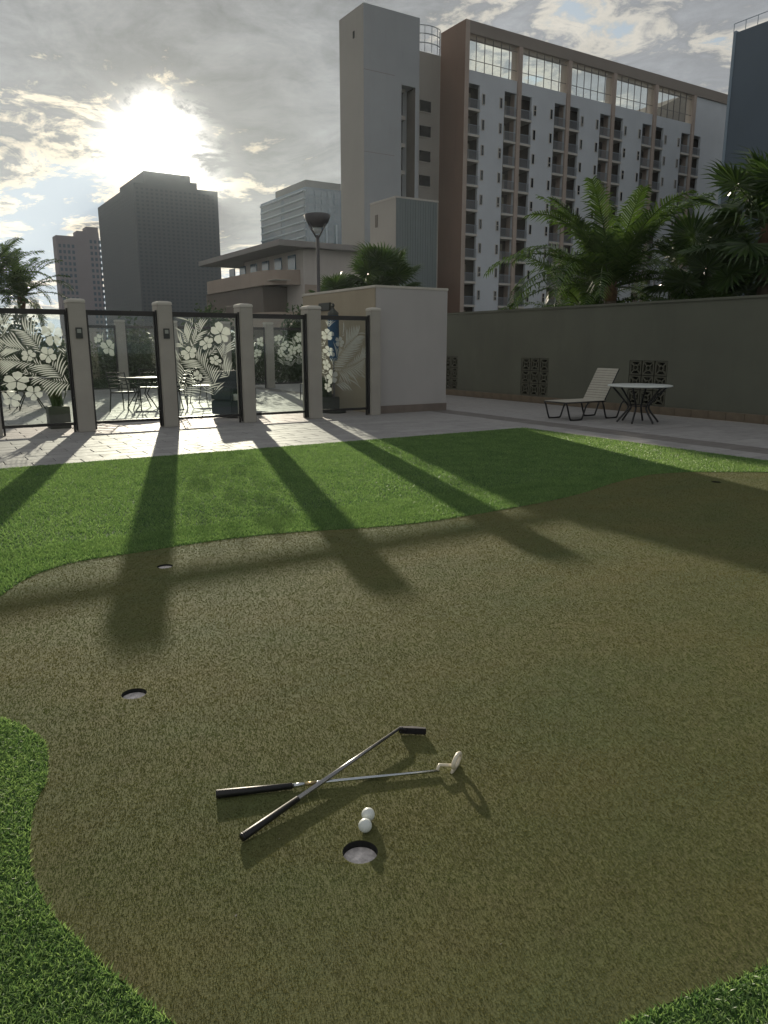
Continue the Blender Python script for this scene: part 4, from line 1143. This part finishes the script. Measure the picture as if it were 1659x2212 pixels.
def frond_mesh(seed, L_=2.6, droop=1.0, ll=.80, n=44):
    r = random.Random(seed); b = B()
    pts = []; p = Vector((0, 0, 0)); a = R(r.uniform(62, 72))
    for i in range(n + 1):
        t = i / n; pts.append((p.copy(), a)); a -= droop * (0.25 + 1.5 * t) / n * 1.25
        p += Vector((math.cos(a), 0, math.sin(a))) * (L_ / n)
    b.tube([q[0] for q in pts[::4]], [.022 * (1 - .8 * i / (len(pts[::4]) - 1)) for i in range(len(pts[::4]))], 5)
    for i in range(5, n):
        t = i / n; q, an = pts[i]; d = Vector((math.cos(an), 0, math.sin(an))); up = Vector((-d.z, 0, d.x))
        l = ll * math.sin(math.pi * min(.97, .15 + .80 * t)) ** .6 * r.uniform(.85, 1.08)
        for s in (-1, 1):
            if r.random() < .04: continue
            out = (Vector((0, s, 0)) * .86 + d * (.45 + .5 * t) + up * r.uniform(.05, .28)).normalized()
            mid = q + out * l * .5; tip = q + out * l * .93 - Vector((0, 0, l * (r.uniform(.18, .42))))
            w = d * .023 + up * .005
            b.add([q - w, q + w, mid + w * .9, mid - w * .9, tip], [(0, 1, 2, 3), (3, 2, 4)])
    me = b.mesh('frond', M['frond']); shade_attr(me, seed); return me
def fan_mesh(seed, pet=1.0, rad=.75, nseg=26, droop=.35):
    r = random.Random(seed); b = B()
    b.tube([(0, 0, 0), (pet * .5, 0, pet * .06), (pet, 0, pet * .02)], [.02, .014, .010], 5)
    c = Vector((pet, 0, pet * .02))
    for k in range(nseg):
        a0 = R(-140 + 280 * k / nseg); a1 = R(-140 + 280 * (k + 1) / nseg); am = (a0 + a1) / 2
        l = rad * (0.72 + .28 * math.cos(am * .55)) * r.uniform(.93, 1.04)
        f = lambda a, q, z: c + Vector((math.cos(a) * q, math.sin(a) * q, z))
        zz = .02 * (1 if k % 2 else -1)
        dr = droop * r.uniform(.6, 1.3)
        v = [f(am, .03, 0), f(a0, l * .58, zz - l * .04), f(a1, l * .58, -zz - l * .04), f(am, l * .82, -l * dr * .35), f(am + r.uniform(-.05, .05), l, -l * dr)]
        v[3:4] = [f(am - .03, l * .8, -l * dr * .35), f(am + .03, l * .8, -l * dr * .35)]
        b.add(v, [(0, 1, 3), (0, 3, 4), (0, 4, 2), (3, 5, 4)])
    me = b.mesh('leaf', M['fan']); shade_attr(me, seed); return me
FR = [frond_mesh(s, 2.7, d, .60) for s, d in ((1, .8), (2, 1.15), (3, 1.5), (4, .55))]
FAN = [fan_mesh(s, p, r_, 26, d) for s, p, r_, d in ((11, 1.0, .80, .3), (12, .85, .85, .55), (13, 1.15, .75, .15))]

def feather_palm(label, loc, zc, n=22, scale=1.0, seed=1, group=None, lean=(0, 0)):
    t = thing('palm_tree', label, 'palm tree', loc, group=group); r = random.Random(seed)
    z0 = 0; H = zc - loc[2]
    B_ = B().tube([(0, 0, 0), (lean[0] * .3, lean[1] * .3, H * .5), (lean[0], lean[1], H)], [.20 * scale, .15 * scale, .13 * scale], 12)
    link('trunk', B_.mesh('trunk', M['trunk'], smooth=True), t)
    link('crownshaft', B().lathe([(.15, -.5), (.20, -.2), (.16, .15), (.05, .35)], 12).mesh('crownshaft', M['sheath'], smooth=True), t, (lean[0], lean[1], H))
    for i in range(n):
        az = i * 2.399 + r.uniform(-.2, .2); k = i / n
        tilt = R(5 + 26 * k + r.uniform(-6, 6)) if k < .45 else R(30 + 50 * (k - .45) / .55 + r.uniform(-8, 8))
        me = FR[r.choice((0, 3))] if k < .4 else FR[r.choice((0, 1, 1, 2))]
        s = scale * r.uniform(.88, 1.1) * (.85 + .2 * math.sin(math.pi * k))
        o = link('frond', me, t, (lean[0], lean[1], H), (0, 0, 0), (s, s, s))
        o.rotation_euler = (r.uniform(-.2, .2), tilt - R(12), az)
    return t
def fan_palm(label, loc, zc, n=34, scale=1.0, seed=1, group=None, lean=(0, 0), low=-60):
    t = thing('palm_tree', label, 'palm tree', loc, group=group); r = random.Random(seed); H = zc - loc[2]
    link('trunk', B().tube([(0, 0, 0), (lean[0] * .4, lean[1] * .4, H * .5), (lean[0], lean[1], H)], [.17 * scale, .13 * scale, .12 * scale], 10).mesh('trunk', M['trunk'], smooth=True), t)
    link('fibre_sheath', B().lathe([(.12, -.6), (.2, -.3), (.17, 0), (.06, .15)], 10).mesh('fibre_sheath', M['sheath'], smooth=True), t, (lean[0], lean[1], H))
    for i in range(n):
        az = i * 2.399 + r.uniform(-.2, .2); el = 80 - (80 - low) * ((i + .5) / n) + r.uniform(-8, 8)
        s = scale * r.uniform(.85, 1.1)
        o = link('leaf', r.choice(FAN), t, (lean[0], lean[1], H), (r.uniform(-.3, .3), -R(el), az), (s, s, s))
    return t
feather_palm('big feathery palm behind the boundary wall, in front of the hotel balconies', (17.0, 15.0, -2), 3.05, 38, 1.30, 5)
feather_palm('lower arching feathery palm just left of the big one, above the wall', (17.6, 16.4, -2), 2.2, 24, 1.1, 15)
fan_palm('tall fan palm at the right edge in front of the blue tower', (17.6, 10.7, -2), 4.15, 36, 1.15, 3, lean=(.1, .25))
fan_palm('broad dark fan palm between the feathery palm and the right edge', (18.6, 13.2, -2), 3.15, 34, 1.15, 4)
fan_palm('low fan palm peeking over the wall at its right end', (17.2, 11.9, -2), 2.35, 28, .95, 6)
fan_palm('dense fan palm behind the kiosk roof, in front of the grey block', (17.3, 27.6, -2), 3.5, 40, 1.25, 7, low=-35)
fan_palm('smaller fan palm left of the one behind the kiosk roof', (15.9, 29.0, -2), 2.9, 26, 1.0, 8, low=-30)

def leaf_cloud(name, parts, n, size, m, parent=None, seed=1, shape=2.0):
    """many small leaf faces spread through several ellipsoid volumes"""
    r = np.random.RandomState(seed); V = []; per = max(1, n // len(parts))
    for (c, rad) in parts:
        d = r.normal(size=(per, 3)); d /= np.linalg.norm(d, axis=1)[:, None]
        q = (r.rand(per) ** (1 / shape))[:, None] * (0.8 + 0.35 * r.rand(per))[:, None]
        P = np.array(c) + d * q * np.array(rad)
        u = r.normal(size=(per, 3)); u /= np.linalg.norm(u, axis=1)[:, None]
        w = np.cross(u, r.normal(size=(per, 3))); w /= np.linalg.norm(w, axis=1)[:, None]
        s = size * (0.6 + 0.8 * r.rand(per))[:, None]
        V.append(np.stack([P - u * s, P + w * s * .45, P + u * s, P - w * s * .45], 1))
    V = np.concatenate(V).astype(np.float32); k = len(V)
    me = bpy.data.meshes.new(name); me.vertices.add(k * 4); me.vertices.foreach_set('co', V.ravel())
    me.loops.add(k * 4); me.loops.foreach_set('vertex_index', np.arange(k * 4, dtype=np.int32))
    me.polygons.add(k); me.polygons.foreach_set('loop_start', np.arange(0, k * 4, 4, dtype=np.int32)); me.update(calc_edges=True)
    at = me.attributes.new('shade', 'FLOAT', 'FACE'); at.data.foreach_set('value', r.rand(k).astype(np.float32))
    me.materials.append(m); o = bpy.data.objects.new(name, me); COL.objects.link(o)
    if parent: o.parent = parent; o.location = -origin_of(parent)
    return o
def shrub(label, c, rad, n, seed, name='shrub', cat='shrub', size=.09, group=None, blobs=5, stem=.05):
    t = thing(name, label, cat, (c[0], c[1], c[2]), group=group); r = random.Random(seed); parts = []
    for k in range(blobs):
        parts.append(((c[0] + r.uniform(-.5, .5) * rad[0], c[1] + r.uniform(-.5, .5) * rad[1], c[2] + rad[2] * (1.05 + r.uniform(-.45, .45))), tuple(q * r.uniform(.5, .8) for q in rad)))
    leaf_cloud('crown', parts, n, size, M['hedge'], t, seed)
    link('stem', B().tube([(0, 0, 0), (0, 0, rad[2] * 1.1)], [stem, stem * .5], 8).mesh('stem', M['trunk']), t)
    return t
shrub('dark shrub mass behind the wall under the right palms', (18.0, 11.6, -2), (1.5, 1.5, 2.2), 5000, 41, size=.11)
shrub('dark shrub between the two feathery palms behind the wall', (18.3, 14.0, -2), (1.4, 1.3, 2.0), 4500, 42, size=.11)
# hedge along the back of the terrace
hd = thing('hedge', 'long dark clipped hedge behind the far glass fence', 'hedge', (9, 27.8, -0.5))
parts = [((x_, 27.8 + rng.uniform(-.3, .3), .55 + rng.uniform(-.1, .15)), (1.0, .7, 1.15)) for x_ in np.arange(-1.0, 16.5, .95)]
leaf_cloud('foliage', parts, 26000, .08, M['hedge'], hd, 50, 2.5)
hb_ = [('rounded tree beyond the hedge below the podium balcony', (10.8, 31, -2), (1.2, 1.2, 2.35), 51), ('small tree beyond the hedge left of the lamp post', (14.6, 30.5, -2), (.9, .9, 2.55), 52),
       ('dark low tree beyond the hedge under the dark tower', (7.4, 32, -2), (1.9, 1.3, 2.2), 53), ('tree beyond the hedge at the left, under the pink tower', (4.4, 33, -2), (1.9, 1.4, 2.2), 54)]
for lab, c, rad, sd_ in hb_: shrub(lab, c, rad, 4200, sd_, name='tree', cat='tree', size=.12, stem=.12)
fl = B().box(1, 40, 28.6, 36, -2.2, -2.0).build('planting_bed', M['soil'], kind='structure')
# planting directly behind the fence
def planter(label, loc, seed, h=.4, w=.36, n=14, ht=.55):
    t = thing('planter', label, 'planter', loc, group='planters behind the glass fence'); r = random.Random(seed)
    link('pot', B().box(-w / 2, w / 2, -w / 2, w / 2, 0, h).mesh('pot', M['sign'], bevel=.01), t)
    b = B()
    for k in range(n * 3):
        a = r.uniform(0, 6.28); l = ht * r.uniform(.6, 1.1); o_ = r.uniform(.25, .75)
        p0 = Vector((r.uniform(-.1, .1), r.uniform(-.1, .1), h)); d = Vector((math.cos(a), math.sin(a), 0)); s = Vector((-d.y, d.x, 0)) * .018
        m1 = p0 + d * l * o_ * .4 + Vector((0, 0, l * .6)); m2 = p0 + d * l * o_ + Vector((0, 0, l * (.75 - .4 * o_ + .2)))
        b.add([p0 - s, p0 + s, m1 + s, m1 - s, m2], [(0, 1, 2, 3), (3, 2, 4)])
    me = b.mesh('foliage', M['hedge']); shade_attr(me, seed); link('foliage', me, t)
planter('dark planter with a spiky plant behind the right edge of the leftmost pane', (2.22, 14.75, 0), 61)
planter('bushy planter in the shade behind the dark pane, nearer one', (7.9, 15.0, 0), 63, .35, .45, 26, .6)
planter('bushy planter in the shade behind the dark pane, farther one', (8.25, 15.9, 0), 64, .35, .45, 26, .6)
# palms and dark canopy far left
feather_palm('dark palm silhouette at the left edge above the fence', (3.3, 38, -6), 3.6, 34, 1.15, 21)
feather_palm('low drooping palm silhouette right of the left edge palm', (5.0, 41, -6), 3.7, 26, 1.05, 22)
shrub('dark round tree top at the far left under the palm silhouettes', (3.0, 36, -6), (2.9, 1.6, 4.6), 9000, 23, name='tree', cat='tree', size=.14, stem=.2)

# ------------------------------------------------------------------ air
HAZE = 0.00011
if HAZE:
    hz = B().box(-1210, 1310, -1210, 1310, -15.0, 158.0).build('haze', None, kind='stuff')
    hm = bpy.data.materials.new('haze_air'); hm.use_nodes = True
    t = NT(hm.node_tree); t.n.remove(t.n['Principled BSDF'])
    v = t.node('ShaderNodeVolumePrincipled'); v.inputs['Density'].default_value = HAZE; v.inputs['Color'].default_value = (.78, .90, 1, 1); v.inputs['Anisotropy'].default_value = 0.6
    t.l.new(v.outputs[0], t.n['Material Output'].inputs['Volume']); hz.data.materials.append(hm)
